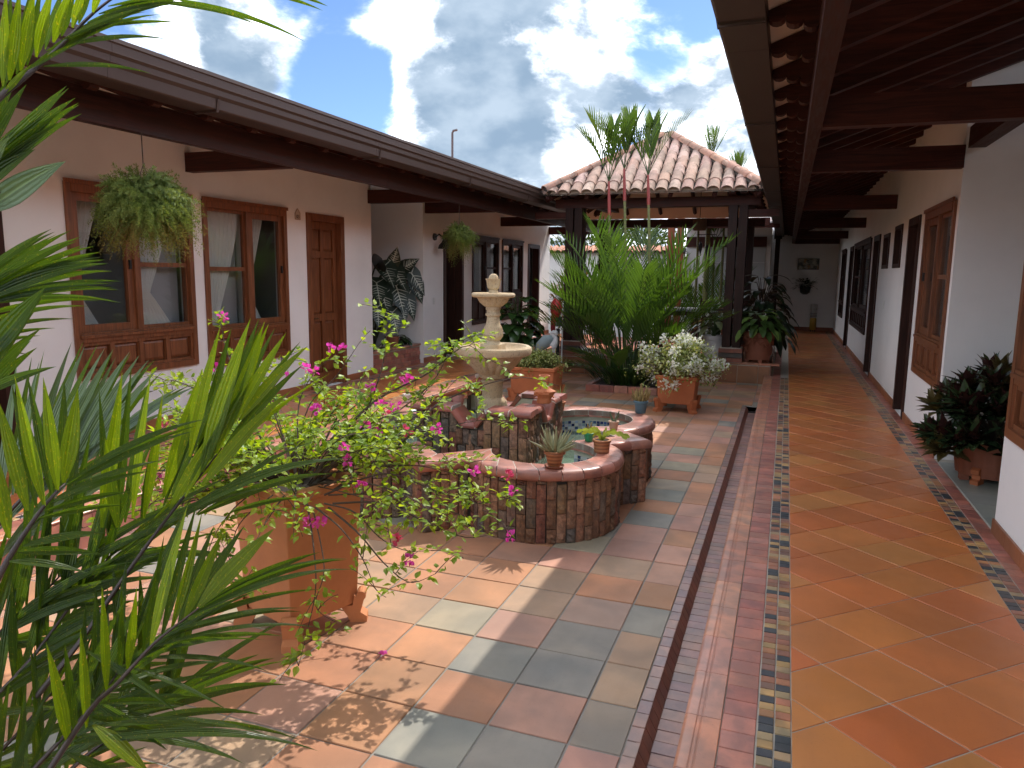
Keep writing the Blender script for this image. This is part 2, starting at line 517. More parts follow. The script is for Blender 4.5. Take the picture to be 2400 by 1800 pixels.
ORANGE, SALMON, TAN, GREY, OLIVE = (.47, .222, .115), (.50, .262, .182), (.45, .29, .18), (.285, .262, .215), (.38, .31, .215)
g = MB(); g.box(-3.69, -.43, .3, 11.7, -.12, -.005); g.box(-.43, -.235, 9.62, 11.7, -.12, -.005); g.box(-3.885, -3.69, 9.62, 11.7, -.12, -.005)
patio = struct(g.build('patio_floor', GROUT))
TX, TY, X0, Y0 = .304, .2966, -.619, 2.898
full = MB().slab([(-.5*TX+.004, -.5*TY+.004), (.5*TX-.004, -.5*TY+.004), (.5*TX-.004, .5*TY-.004), (-.5*TX+.004, .5*TY-.004)], -.02, 0, .003).mesh('tile', TILE_O)
KNOWN = {}                           # tiles whose colour the photograph shows clearly: pixel -> colour
for px, py, c in ((1049, 1438, OLIVE), (1158, 1547, GREY), (1317, 1576, GREY), (1205, 1750, GREY), (1360, 1493, (.27, .225, .18)), (1404, 1431, (.42, .28, .19)),
                  (1415, 1692, (.34, .27, .2)), (1523, 1453, GREY), (1516, 1222, GREY), (1240, 1660, SALMON), (1080, 1650, (.45, .21, .11)), (1190, 1480, SALMON), (1000, 1385, ORANGE),
                  (900, 1480, ORANGE), (1000, 1560, ORANGE), (1320, 1790, SALMON), (1430, 1540, TAN), (1450, 1600, TAN), (1300, 1380, TAN), (1460, 1340, TAN), (1480, 1290, SALMON), (880, 1390, TAN)):
    v = CF+CR*((px-1200)/FPX)-CU*((py-900)/FPX); t = -CAMH/v.z
    KNOWN[(math.floor((X0-v.x*t)/TX), math.floor((v.y*t-Y0)/TY))] = c
tiles = []
for r_ in range(-8, 31):
    for k in range(-2, 11):
        xa, xb = X0-(k+1)*TX, X0-k*TX; ya, yb = Y0+r_*TY, Y0+(r_+1)*TY
        lim0, lim1 = (-3.69, -.43) if ya < 9.62 else (-3.88, -.24)
        P = clip([(xa+.004, ya+.004), (xb-.004, ya+.004), (xb-.004, yb-.004), (xa+.004, yb-.004)], lim0+.004, lim1-.004, .35, 11.69)
        if len(P) < 3 or parea(P) < .004: continue
        cx, cy = (xa+xb)/2, (ya+yb)/2
        if abs(cx+2.06)+abs(cy-5.195) < .95: continue
        z = rnd.random()
        edge = k <= 0
        c = ORANGE if z < (.34 if edge else .55) else SALMON if z < .72 else TAN if z < .87 else OLIVE if z < .93 else GREY
        c = vary(KNOWN.get((k, r_), c), .10)
        d = (cx*cx+cy*cy)**.5+(3 if cx < -2.6 and cy < 3.6 else 0)+(4 if (cx+2.06)**2+(cy-5.2)**2 < 1.4 else 0)
        tiles.append((d, P, (cx, cy), c, parea(P) > TX*TY*.93))
tiles.sort(key=lambda t: t[0])
far = MB()
for i, (d, P, c0, c, whole) in enumerate(tiles):
    dz = rnd.uniform(-.0018, .0018)
    if i < 300:
        if whole: inst('tile', full, patio, (c0[0], c0[1], dz), (rnd.uniform(-.004, .004), rnd.uniform(-.004, .004), rnd.choice((0, math.pi))), c)
        else:
            me = MB().slab([(p[0]-c0[0], p[1]-c0[1]) for p in P], -.02, 0, .003).mesh('tile', TILE_O)
            inst('tile', me, patio, (c0[0], c0[1], dz), color=c)
    else: far.slab(P, -.02, dz, .003, col=c)
stuff(far.build('far_tiles', TILE_A, patio))

BRICKRED = [(.44, .165, .115), (.40, .145, .10), (.46, .19, .135), (.37, .13, .095)]
PURPLE = [(.30, .175, .145), (.33, .185, .15), (.27, .155, .14), (.34, .19, .14)]
NOSE = [(.52, .22, .125), (.47, .20, .13), (.54, .25, .15), (.50, .23, .155)]
MOS = [(.44, .20, .085), (.50, .30, .12), (.46, .19, .10), (.055, .06, .065), (.26, .13, .09), (.055, .06, .065), (.40, .28, .15), (.36, .15, .09)]
CORR = [(.54, .170, .046), (.52, .152, .044), (.56, .195, .055), (.57, .222, .064), (.53, .160, .048), (.55, .18, .052)]


def corridor(side):
    """floor of one arcade: gutter channel, nosing, brick band, mosaic bands, diagonal tiles"""
    s = 1 if side == 'right' else -1
    Z = .13 if s == 1 else .13+LZ
    X = (lambda x: x) if s == 1 else (lambda x: MIR-x)
    yend = 22.0 if s == 1 else 17.3
    y0 = .6
    def bx(m, a, b, ya, yb, za, zb): m.box(min(X(a), X(b)), max(X(a), X(b)), ya, yb, za, zb)
    g = MB()
    bx(g, -.215, 1.42, -2.0, yend+.02, -.15, Z-.004)
    fl = struct(g.build('corridor_floor_right' if s == 1 else 'corridor_floor_left', PALEGROUT))
    near = (s == 1)
    # channel
    g = MB(); bx(g, -.43, -.215, -1, 9.62, -.16, -.066); bx(g, -.43, -.39, -1, 9.62, -.066, -.006); bx(g, -.43, -.215, 9.62, 9.63, -.16, -.006)
    g.build('channel_bed', GROUT, fl)
    cap = 300 if near else 60
    def run(name, pitch, xa, xb, ya, yb, za, zb, cols, mat_o, mat_a, lim, gap=.004, jit=.001, ch=.002):
        me = None; rest = MB(); k = 0; y = ya
        w2 = abs(X(xb)-X(xa))/2; cx = (X(xa)+X(xb))/2
        me = MB().slab([(-w2+.0015, -pitch/2+gap/2), (w2-.0015, -pitch/2+gap/2), (w2-.0015, pitch/2-gap/2), (-w2+.0015, pitch/2-gap/2)], za-zb, 0, ch).mesh(name, mat_o)
        while y+pitch/2 < yb:
            c = vary(rnd.choice(cols), .12); z = zb+rnd.uniform(-jit, jit)
            if k < lim: inst(name, me, fl, (cx+rnd.uniform(-jit, jit), y+pitch/2, z), color=c)
            else: rest.slab([(cx-w2+.0015, y+gap/2), (cx+w2-.0015, y+gap/2), (cx+w2-.0015, y+pitch-gap/2), (cx-w2+.0015, y+pitch-gap/2)], za, z, ch, col=c)
            k += 1; y += pitch
        if rest.v: stuff(rest.build('far_'+name+'s', mat_a, fl))
    ys = 1.5 if near else 2.6
    run('lip_brick', .09, -.43, -.380, ys, 9.6, -.05, .001, PURPLE, BRICK_O, BRICK_A, 90 if near else 0)
    run('channel_brick', .0725, -.352, -.225, ys, 9.6, -.08, -.055, PURPLE, BRICK_O, BRICK_A, 110 if near else 0)
    # channel side wall bricks (upright)
    sdp = [(-.016, 0), (.0, 0), (.031, -.056), (.016, -.062)]
    me = MB().prism(sdp if s == 1 else [(-a_, b_) for a_, b_ in sdp][::-1], -.0335, .0335, 'y').mesh('side_brick', BRICK_O)
    y = ys
    rest = MB()
    while y < 9.58:
        c = vary((.27, .125, .085), .15)
        if near: inst('side_brick', me, fl, (X(-.3815), y+.036, -.002), color=c)
        else: rest.box(X(-.371)-.010, X(-.371)+.010, y, y+.067, -.079, -.004, col=c)
        y += .0715
    if rest.v: stuff(rest.build('far_side_bricks', BRICK_A, fl))
    # riser tiles
    g = MB(); y = -1.0
    while y < 11.7:
        xr = X(-.222); c = vary(rnd.choice(BRICKRED), .1)
        if s == 1: g.box(xr, xr+.02, y+.002, y+.148, -.08, Z-.022, col=c)
        else: inst('riser_tile', MB().box(-.006, .010, .002, .148, -.08, Z-.022).mesh('riser_tile', BRICK_O), fl, (xr, y, 0), color=c) if 2 < y < 10 else g.box(xr-.006, xr+.010, y+.002, y+.148, -.08, Z-.022, col=c)
        y += .15
    stuff(g.build('riser_tiles', BRICK_A, fl))
    # bull-nosed edge tile with two grooves, 0.3 m long
    prof = [(-.205, -.025), (-.222, -.024), (-.234, -.016), (-.237, -.006), (-.232, .0), (-.224, .003), (-.197, .003), (-.195, .0005), (-.191, .0005), (-.189, .003), (-.183, .003), (-.181, .0005), (-.177, .0005), (-.175, .003), (-.1185, .003), (-.1165, .001), (-.1165, -.025)]
    pm = [((x if s == 1 else -x), z) for x, z in prof]
    if s == -1: pm = pm[::-1]
    me = MB().prism(pm, -.1485, .1485, 'y').mesh('nosing_tile', GLAZE_O if False else BRICK_O, 40)
    y = 1.53 if near else 1.53
    while y < 11.65:
        inst('nosing_tile', me, fl, ((0 if s == 1 else MIR), y+.15, Z), color=vary(rnd.choice(NOSE), .08)); y += .3
    run('band_brick', .098, -.1145, -.003, ys, yend-.05 if near else 11.7, Z-.03, Z, BRICKRED, BRICK_O, BRICK_A, 110 if near else 0, jit=.0008)
    for (xa, xb) in ((0., .052), (.054, .106)):
        run('mosaic_piece', .046, xa, xb, ys, 11.6 if near else 11.0, Z-.02, Z+.0005, MOS, BRICK_O, BRICK_A, 150 if near else 0, gap=.006, ch=.0015)
    for (xa, xb) in ((1.052, 1.103), (1.105, 1.158)):
        run('mosaic_piece', .046, xa, xb, 3.2, yend-.1, Z-.02, Z+.0005, MOS, BRICK_O, BRICK_A, 110 if near else 0, gap=.006, ch=.0015)
    run('border_brick', .098, 1.161, 1.249, 2.2, yend-.05, Z-.03, Z, BRICKRED, BRICK_O, BRICK_A, 120 if near else 0)
    # diagonal tiles
    hx, hy = .2145, .2030
    xl, xr = .109, 1.049
    rest = MB(); k = 0
    items = []
    for j in range(-6, 110):
        for i in range(-1, 6):
            cx = .2205+hx*i; cy = 2.555+hy*j
            if (i+j) % 2 == 0: continue
            if cy < 1.3 or cy > yend+.2: continue
            gp = .0045
            P = clip([(cx-hx+gp, cy), (cx, cy-hy+gp), (cx+hx-gp, cy), (cx, cy+hy-gp)], xl, xr, 1.0, yend-.02)
            if len(P) < 3 or parea(P) < .002: continue
            items.append((cy, cx, P))
    items.sort()
    fm = None
    for cy, cx, P in items:
        z = rnd.random(); c = vary(rnd.choice(CORR), .10)
        Pw = [(X(p[0]), p[1]) for p in P]
        if s == -1: Pw = Pw[::-1]
        c0 = (sum(p[0] for p in Pw)/len(Pw), sum(p[1] for p in Pw)/len(Pw))
        dz = rnd.uniform(-.0008, .0008)
        whole = parea(P) > 2*(hx-gp)*(hy-gp)*.998
        if k < 290 and (near or 5 < cy < 12):
            if whole:
                if fm is None: fm = MB().slab([(p[0]-c0[0], p[1]-c0[1]) for p in Pw], -.02, 0, .002).mesh('tile', GLAZE_O)
                inst('tile', fm, fl, (c0[0], c0[1], Z+dz), (rnd.uniform(-.002, .002), rnd.uniform(-.002, .002), 0), c)
            else: inst('tile', MB().slab([(p[0]-c0[0], p[1]-c0[1]) for p in Pw], -.02, 0, .002).mesh('tile', GLAZE_O), fl, (c0[0], c0[1], Z+dz), color=c)
            k += 1
        else: rest.slab(Pw, Z-.02, Z+dz, .002, col=c)
    if rest.v: stuff(rest.build('far_tiles', GLAZE_A, fl))
    return fl
corr_r = corridor('right')
corr_l = corridor('left')
# drain cover at the end of the right channel
t = thing('drain_cover', 'small black slotted drain cover at the end of the brick channel', 'drain', (-.29, 9.52, -.06))
g = MB()
for i in range(6): g.box(-.06, .06, -.05+i*.018, -.04+i*.018, 0, .012)
for xx in (-.065, .055): g.box(xx, xx+.01, -.055, .06, 0, .013)
o = g.build('grate', BLACKMETAL); o.parent = t
# pale floor of the entrance alcove on the right
g = MB(); g.box(1.253, 3.4, 4.98, 6.9, -.1, .128)
alc = struct(g.build('alcove_floor', PALEGROUT))
PALE = fired('pale_grey_tile', 'obj', .35, .1, .08)
me = MB().slab([(-.148, -.148), (.148, -.148), (.148, .148), (-.148, .148)], -.015, 0, .002).mesh('tile', PALE)
for i in range(7):
    for j in range(6): inst('tile', me, alc, (1.405+.3*i, 5.135+.3*j, .131), color=vary((.30, .32, .28), .05))
# low kerb strip in front of the alcove
# ------------------------------------------------------------------ houses: walls, windows, doors
def wall_x(m, Xa, Xb, y0, y1, z0, z1, holes):
    """solid wall between Xa and Xb with rectangular openings (ya,yb,za,zb), butt-jointed boxes"""
    hs = sorted(holes); y = y0
    for (a, b, c, d) in hs:
        if a > y: m.box(Xa, Xb, y, a, z0, z1)
        if c > z0: m.box(Xa, Xb, a, b, z0, c)
        if d < z1: m.box(Xa, Xb, a, b, d, z1)
        y = b
    if y < y1: m.box(Xa, Xb, y, y1, z0, z1)


def Lbox(m, X, s, w0, w1, y0, y1, z0, z1):
    m.box(min(X+s*w0, X+s*w1), max(X+s*w0, X+s*w1), y0, y1, z0, z1)


def raised(m, X, s, w, y0, y1, z0, z1):
    """raised-and-fielded panel on a plane"""
    b = .028; h = .014
    def P(y, z, q): return (X+s*(w+q), y, z)
    vs = [P(y0, z0, 0), P(y1, z0, 0), P(y1, z1, 0), P(y0, z1, 0), P(y0+b, z0+b, h), P(y1-b, z0+b, h), P(y1-b, z1-b, h), P(y0+b, z1-b, h)]
    fs = [(0, 1, 5, 4), (1, 2, 6, 5), (2, 3, 7, 6), (3, 0, 4, 7), (4, 5, 6, 7)]
    if s < 0: fs = [f[::-1] for f in fs]
    m.add(vs, fs)


def curtain(m, X, s, w, y0, y1, z0, z1, tie=None, side=0):
    """pleated cloth; gathered towards one side at the tie height"""
    ny, nz = 44, 18; vs = []; fs = []
    for j in range(nz+1):
        z = z1+(z0-z1)*j/nz
        g = 0.
        if tie is not None:
            g = max(0, 1-abs(z-tie)/(1.0 if z > tie else .55))**1.3
        for i in range(ny+1):
            u = i/ny
            a = y0; b = y1
            width = (b-a)*(1-.72*g)
            y = (a if side == 0 else b-width)+u*width
            vs.append((X+s*(w+.022*math.sin(u*2*math.pi*9+.3*math.sin(3*z))*(1+.6*g)), y, z))
    for j in range(nz):
        for i in range(ny):
            q = j*(ny+1)+i; fs.append((q, q+1, q+ny+2, q+ny+1))
    m.add(vs, fs)


def window(house, X, s, y0, y1, z0, z1, dark_side, matf, label=None, panel=.36, sheer=True, npan=4, interior=True):
    f = .055; pf = .022
    g = MB()
    Lbox(g, X, s, -.09, pf, y0, y0+f, z0, z1); Lbox(g, X, s, -.09, pf, y1-f, y1, z0, z1)
    Lbox(g, X, s, -.09, pf+.004, y0+f, y1-f, z1-f-.02, z1); Lbox(g, X, s, -.09, pf+.003, y0+f, y1-f, z0, z0+f)
    # weather lip round the frame
    Lbox(g, X, s, pf, pf+.014, y0-.012, y1+.012, z1-.012, z1+.022)
    win = g.build('window', matf, house)
    if label: win['label'] = label
    zs = z0+f; zp = z0+panel; zt = z1-f-.02; ym = (y0+y1)/2
    g = MB(); Lbox(g, X, s, -.06, pf-.004, y0+f, y1-f, zp-.05, zp+.03); Lbox(g, X, s, pf-.004, pf+.016, y0+f-.01, y1-f+.01, zp-.012, zp+.012)
    Lbox(g, X, s, -.06, pf-.006, ym-.03, ym+.03, zp+.03, zt); g.build('rail', matf, win)
    n = npan; w_ = (y1-y0-2*f)/n
    g = MB(); Lbox(g, X, s, -.06, -.03, y0+f, y1-f, zs, zp-.05); 
    for i in range(n+1):
        yy = y0+f+w_*i; a = max(y0+f, yy-.022); b = min(y1-f, yy+.022); Lbox(g, X, s, -.03, .004, a, b, zs, zp-.05)
    Lbox(g, X, s, -.03, .002, y0+f, y1-f, zs, zs+.03); Lbox(g, X, s, -.03, .002, y0+f, y1-f, zp-.08, zp-.05)
    g.build('apron', matf, win)
    for i in range(n):
        g = MB(); raised(g, X, s, -.028, y0+f+w_*i+.024, y0+f+w_*(i+1)-.024, zs+.032, zp-.082); g.build('panel', matf, win)
    for k in (0, 1):
        a, b = (y0+f, ym-.03) if k == 0 else (ym+.03, y1-f)
        a0, b0, za, zb = a, b, zp+.03, zt
        if k == dark_side:                       # opening leaf: wide stiles, one dark pane
            g = MB(); st = .065
            Lbox(g, X, s, -.05, -.008, a, a+st, za, zb); Lbox(g, X, s, -.05, -.008, b-st, b, za, zb)
            Lbox(g, X, s, -.05, -.010, a+st, b-st, za, za+st); Lbox(g, X, s, -.05, -.010, a+st, b-st, zb-st, zb)
            sash = g.build('sash', matf, win)
            g = MB(); Lbox(g, X, s, -.035, -.031, a+st, b-st, za+st, zb-st); g.build('pane', GLASS, win)
            g = MB(); Lbox(g, X, s, -.008, .012, b-st*.7, b-st*.45, za+.5*(zb-za)-.04, za+.5*(zb-za)+.04); g.build('latch', BLACKMETAL, win)
            if interior:
                g = MB(); curtain(g, X, s, -.20, a+.02, b-.05 if dark_side else b-.1, za, zb, za+.35, 0); g.build('curtain', CURTAIN, win, 180)
        else:                                    # fixed leaf: two screened panes
            st = .022; zm = za+(zb-za)*.5
            g = MB()
            Lbox(g, X, s, -.05, -.014, a, a+st, za, zb); Lbox(g, X, s, -.05, -.014, b-st, b, za, zb)
            for q in (za, zm-.02, zb-.03): Lbox(g, X, s, -.05, -.012, a+st, b-st, q, q+(.04 if q == zm-.02 else .03))
            g.build('glazing_bar', matf, win)
            for (c, d) in ((za+.03, zm-.02), (zm+.02, zb-.03)):
                g = MB(); Lbox(g, X, s, -.034, -.030, a+st, b-st, c, d); g.build('pane', GLASS, win)
            if interior:
                g = MB(); curtain(g, X, s, -.085, a+.01, b-.02, za, zb, za+(.32 if dark_side == 0 else .05), 0); g.build('curtain', CURTAIN, win, 180)
            g = MB(); Lbox(g, X, s, -.150, -.145, a, b, za, zb); g.build('screen', SCREENB, win)
    return win


def door(house, X, s, y0, y1, z0, z1, matf, label=None, leaf=True, f=.085, handle=True):
    g = MB()
    Lbox(g, X, s, -.13, .018, y0, y0+f, z0, z1); Lbox(g, X, s, -.13, .018, y1-f, y1, z0, z1); Lbox(g, X, s, -.13, .021, y0+f, y1-f, z1-f, z1)
    d = g.build('door', matf, house)
    if label: d['label'] = label
    a, b, za, zb = y0+f, y1-f, z0+.012, z1-f
    if not leaf: return d
    g = MB(); Lbox(g, X, s, -.115, -.085, a+.003, b-.003, za, zb)
    st = .075; ym = (a+b)/2; rails = [za, za+.92*(zb-za)*.40, za+(zb-za)*.80, zb]
    Lbox(g, X, s, -.085, -.058, a+.003, a+st, za, zb); Lbox(g, X, s, -.085, -.058, b-st, b-.003, za, zb); Lbox(g, X, s, -.085, -.058, ym-.03, ym+.03, za, zb)
    H = zb-za
    rz = [(za, za+.16), (za+H*.40, za+H*.40+.09), (za+H*.785, za+H*.785+.08), (zb-.09, zb)]
    for p, q in rz:
        Lbox(g, X, s, -.085, -.060, a+st, ym-.03, p, q); Lbox(g, X, s, -.085, -.060, ym+.03, b-st, p, q)
    g.build('leaf', matf, d)
    for i in range(3):
        for (p, q) in ((a+st+.003, ym-.033), (ym+.033, b-st-.003)):
            g = MB(); raised(g, X, s, -.084, p, q, rz[i][1]+.003, rz[i+1][0]-.003); g.build('panel', matf, d)
    if handle:
        g = MB(); Lbox(g, X, s, -.058, -.050, a+.015, a+.055, za+H*.40-.02, za+H*.40+.07)
        g.tube([(X+s*-.05, a+.035, za+H*.40+.04), (X+s*.0, a+.035, za+H*.40+.04), (X+s*.0, a+.12, za+H*.40+.04)], .008, 6)
        g.build('handle', simple('worn_brass'+str(len(MATS)), (.10, .075, .04), .35, .2, 30, metal=.8), d)
    return d


XL, XR = -5.40, 1.25
left = thing('house', 'white plastered house wing on the left with wooden windows under a brown gutter', 'house', (XL, 9, .17))
right = thing('house', 'white plastered house wing on the right with a shaded tiled arcade', 'house', (XR, 9, .13))
FL, FR = .17, .13
TOPL, TOPR = 2.30, 2.255
LW = [(2.85, 3.88, FL, TOPL, 'd', 0), (4.40, 5.73, .70, TOPL, 'w', 0), (5.88, 7.18, .64, TOPL, 'w', 1), (7.565, 8.36, FL, TOPL, 'd', 1)]
LW2 = [(11.34, 12.15, FL, 2.28, 'o', 0), (12.55, 13.87, .66, 2.27, 'w', 0), (14.06, 15.30, .66, 2.27, 'w', 1), (15.66, 16.46, FL, 2.25, 'o', 0)]
WT = 3.27
g = MB()
wall_x(g, XL-.16, XL, 0.6, 9.05, -.1, WT, [h[:4] for h in LW]); g.build('wall', WHITE, left)
g = MB()
wall_x(g, XL-.16, XL, 10.6, 17.27, -.1, WT, [h[:4] for h in LW2]); g.build('wall', WHITE, left)
g = MB(); g.box(-6.95, XL-.16, 8.89, 9.05, -.1, 3.27); g.box(-6.95, XL-.16, 10.6, 10.76, -.1, 3.27); g.box(-7.1, -6.95, 8.89, 10.76, -.1, 3.27)
g.build('alcove_wall', WHITE, left)
g = MB(); g.box(-6.95, XL, 9.05, 10.6, -.1, FL-.002); g.build('alcove_floor', GLAZE_A if False else TERRA, left)
# rooms behind the windows
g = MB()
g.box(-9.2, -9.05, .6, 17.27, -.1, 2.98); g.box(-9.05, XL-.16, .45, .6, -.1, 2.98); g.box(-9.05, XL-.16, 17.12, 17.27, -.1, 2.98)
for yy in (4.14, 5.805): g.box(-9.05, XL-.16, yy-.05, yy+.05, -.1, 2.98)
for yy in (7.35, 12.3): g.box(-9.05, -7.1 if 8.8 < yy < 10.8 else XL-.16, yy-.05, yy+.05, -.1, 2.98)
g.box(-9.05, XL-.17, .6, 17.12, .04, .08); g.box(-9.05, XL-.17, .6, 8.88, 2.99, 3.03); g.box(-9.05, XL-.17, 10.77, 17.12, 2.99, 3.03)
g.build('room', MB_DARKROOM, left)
window(left, XL, 1, *LW[1][:4], 0, DOORWOOD, 'window half hidden by the large hanging fern')
window(left, XL, 1, *LW[2][:4], 1, DOORWOOD, 'window beside the panelled front door')
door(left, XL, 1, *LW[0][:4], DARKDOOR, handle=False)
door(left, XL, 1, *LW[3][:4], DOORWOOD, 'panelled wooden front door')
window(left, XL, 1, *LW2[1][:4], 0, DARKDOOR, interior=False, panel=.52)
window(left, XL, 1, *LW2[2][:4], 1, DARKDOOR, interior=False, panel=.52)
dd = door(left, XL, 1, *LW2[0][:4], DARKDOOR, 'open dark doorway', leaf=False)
g = MB(); g.box(XL-.75, XL-.10, 12.02, 12.06, FL, 2.2); g.build('leaf', DARKDOOR, dd)
dd = door(left, XL, 1, *LW2[3][:4], DARKDOOR, 'open dark doorway', leaf=False)
# skirting
BASEB = fired('skirting_tile', 'obj', .4, .1)
def skirting(house, X, s, spans, z):
    for (a, b) in spans:
        y = a
        while y < b-.01:
            e = min(b, y+.3); g = MB(); Lbox(g, X, s, .002, .014, y+.0015, e-.0015, z, z+.085)
            o = g.build('skirting_tile', BASEB, house); o.color = (*vary((.36, .125, .05), .12), 1); y = e
skirting(left, XL, 1, [(3.88, 7.565), (8.36, 9.05), (10.6, 11.34), (12.15, 15.66), (16.46, 17.27)], FL)
# brick planter in the left alcove
pl = thing('brick_planter', 'low red brick planter wall inside the white alcove', 'planter', (-5.8, 9.8, FL))
g = MB(); g.box(-5.53, -5.46, 9.06, 10.59, FL, .46); g.build('core', PALEGROUT, pl)
g = MB(); g.box(-6.9, -5.535, 9.07, 10.58, FL, .40); g.build('soil', SOIL, pl)
me = MB().box(-.012, .006, -.094, .094, -.030, .030).mesh('brick', BRICK_O)
for j in range(4):
    y = 9.06-(.1 if j % 2 else 0)
    while y < 10.5:
        ya, yb = max(9.065, y), min(10.585, y+.2)
        if yb-ya > .03: inst('brick', me, pl, (-5.455+5.8, (ya+yb)/2-9.8, .035+.066*j), color=vary(rnd.choice(BRICKRED), .15), scale=(1, (yb-ya-.008)/.188, 1))
        y += .2
me = MB().slab([(-.06, -.145), (.06, -.145), (.06, .145), (-.06, .145)], -.03, 0, .006).mesh('coping_tile', BRICK_O)
for j in range(5): inst('coping_tile', me, pl, (-5.495+5.8, 9.215+.3*j-9.8+.02, .32), color=vary(rnd.choice(NOSE), .1))

# right wing
RW = [(2.55, 4.02, .70, TOPR, 'w', 0)]
RW2 = [(6.985, 8.36, .70, TOPR, 'w', 1), (8.70, 9.45, FR, TOPR+.01, 'd', 0), (9.97, 10.60, 1.74, TOPR, 's', 0), (11.12, 11.75, 1.74, 2.21, 's', 0), (12.20, 13.02, FR, 2.25, 'd', 0),
       (13.40, 16.50, .68, 2.25, 'W', 0), (16.88, 17.75, FR, 2.25, 'd', 0), (18.8, 20.2, .67, 2.24, 'w', 0)]
RW[0] = (3.40, 4.90, .735, TOPR, 'w', 0)
g = MB(); wall_x(g, XR, XR+.16, -2.2, 4.98, -.1, WT, [h[:4] for h in RW]); g.build('wall', WHITE, right)
g = MB(); wall_x(g, XR, XR+.16, 6.90, 22.0, -.1, WT, [h[:4] for h in RW2]); g.build('wall', WHITE, right)
g = MB(); g.box(XR+.16, 3.4, 4.82, 4.98, -.1, 3.27); g.box(XR+.16, 3.4, 6.90, 7.06, -.1, 3.27); g.box(3.4, 3.56, 4.82, 7.06, -.1, 3.27); g.build('alcove_wall', WHITE, right)
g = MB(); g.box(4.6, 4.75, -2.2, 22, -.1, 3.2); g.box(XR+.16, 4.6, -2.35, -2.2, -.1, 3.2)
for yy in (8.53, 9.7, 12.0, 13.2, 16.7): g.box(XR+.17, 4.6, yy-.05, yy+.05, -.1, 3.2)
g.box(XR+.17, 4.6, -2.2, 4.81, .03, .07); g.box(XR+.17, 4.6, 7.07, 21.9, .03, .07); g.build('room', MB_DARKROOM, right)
window(right, XR, -1, *RW[0][:4], 0, DOORWOOD, 'window nearest the camera at the right edge')
window(right, XR, -1, *RW2[0][:4], 1, DOORWOOD, 'window beside the leafy potted plant')
for h in RW2:
    if h[4] == 'd': door(right, XR, -1, *h[:4], DARKDOOR, handle=False)
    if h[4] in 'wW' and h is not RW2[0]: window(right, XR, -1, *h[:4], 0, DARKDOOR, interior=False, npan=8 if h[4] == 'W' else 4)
    if h[4] == 's':
        y0, y1, z0, z1 = h[:4]; g = MB(); f = .05
        Lbox(g, XR, -1, -.1, .016, y0, y0+f, z0, z1); Lbox(g, XR, -1, -.1, .016, y1-f, y1, z0, z1); Lbox(g, XR, -1, -.1, .017, y0+f, y1-f, z0, z0+f); Lbox(g, XR, -1, -.1, .017, y0+f, y1-f, z1-f, z1)
        wv = g.build('small_window', DARKDOOR, right)
        g = MB(); Lbox(g, XR, -1, -.06, -.055, y0+f, y1-f, z0+f, z1-f); g.build('pane', GLASS, wv)
        g = MB(); ym = (y0+y1)/2; Lbox(g, XR, -1, -.07, -.02, ym-.02, ym+.02, z0+f, z1-f); g.build('glazing_bar', DARKDOOR, wv)
skirting(right, XR, -1, [(-1.0, 4.98), (6.9, 8.70), (9.45, 12.20), (13.02, 16.88), (17.75, 21.9)], FR)
# end wall of the right arcade
ew = thing('end_wall', 'white boarded wall closing the far end of the right arcade', 'wall', (.4, 22.0, .13))
g = MB(); g.box(-.55, XR, 22.0, 22.2, -.1, 3.3); g.build('core', WHITE, ew)
z = .13
for k in range(6):
    g = MB(); g.box(-.20, XR-.002, 21.975, 21.999, z+.004, z+.494); g.build('board', WHITE, ew); z += .5
g = MB(); g.box(-.20, XR, 21.955, 21.974, .13, .24); g.build('skirting', TERRA_D, ew)
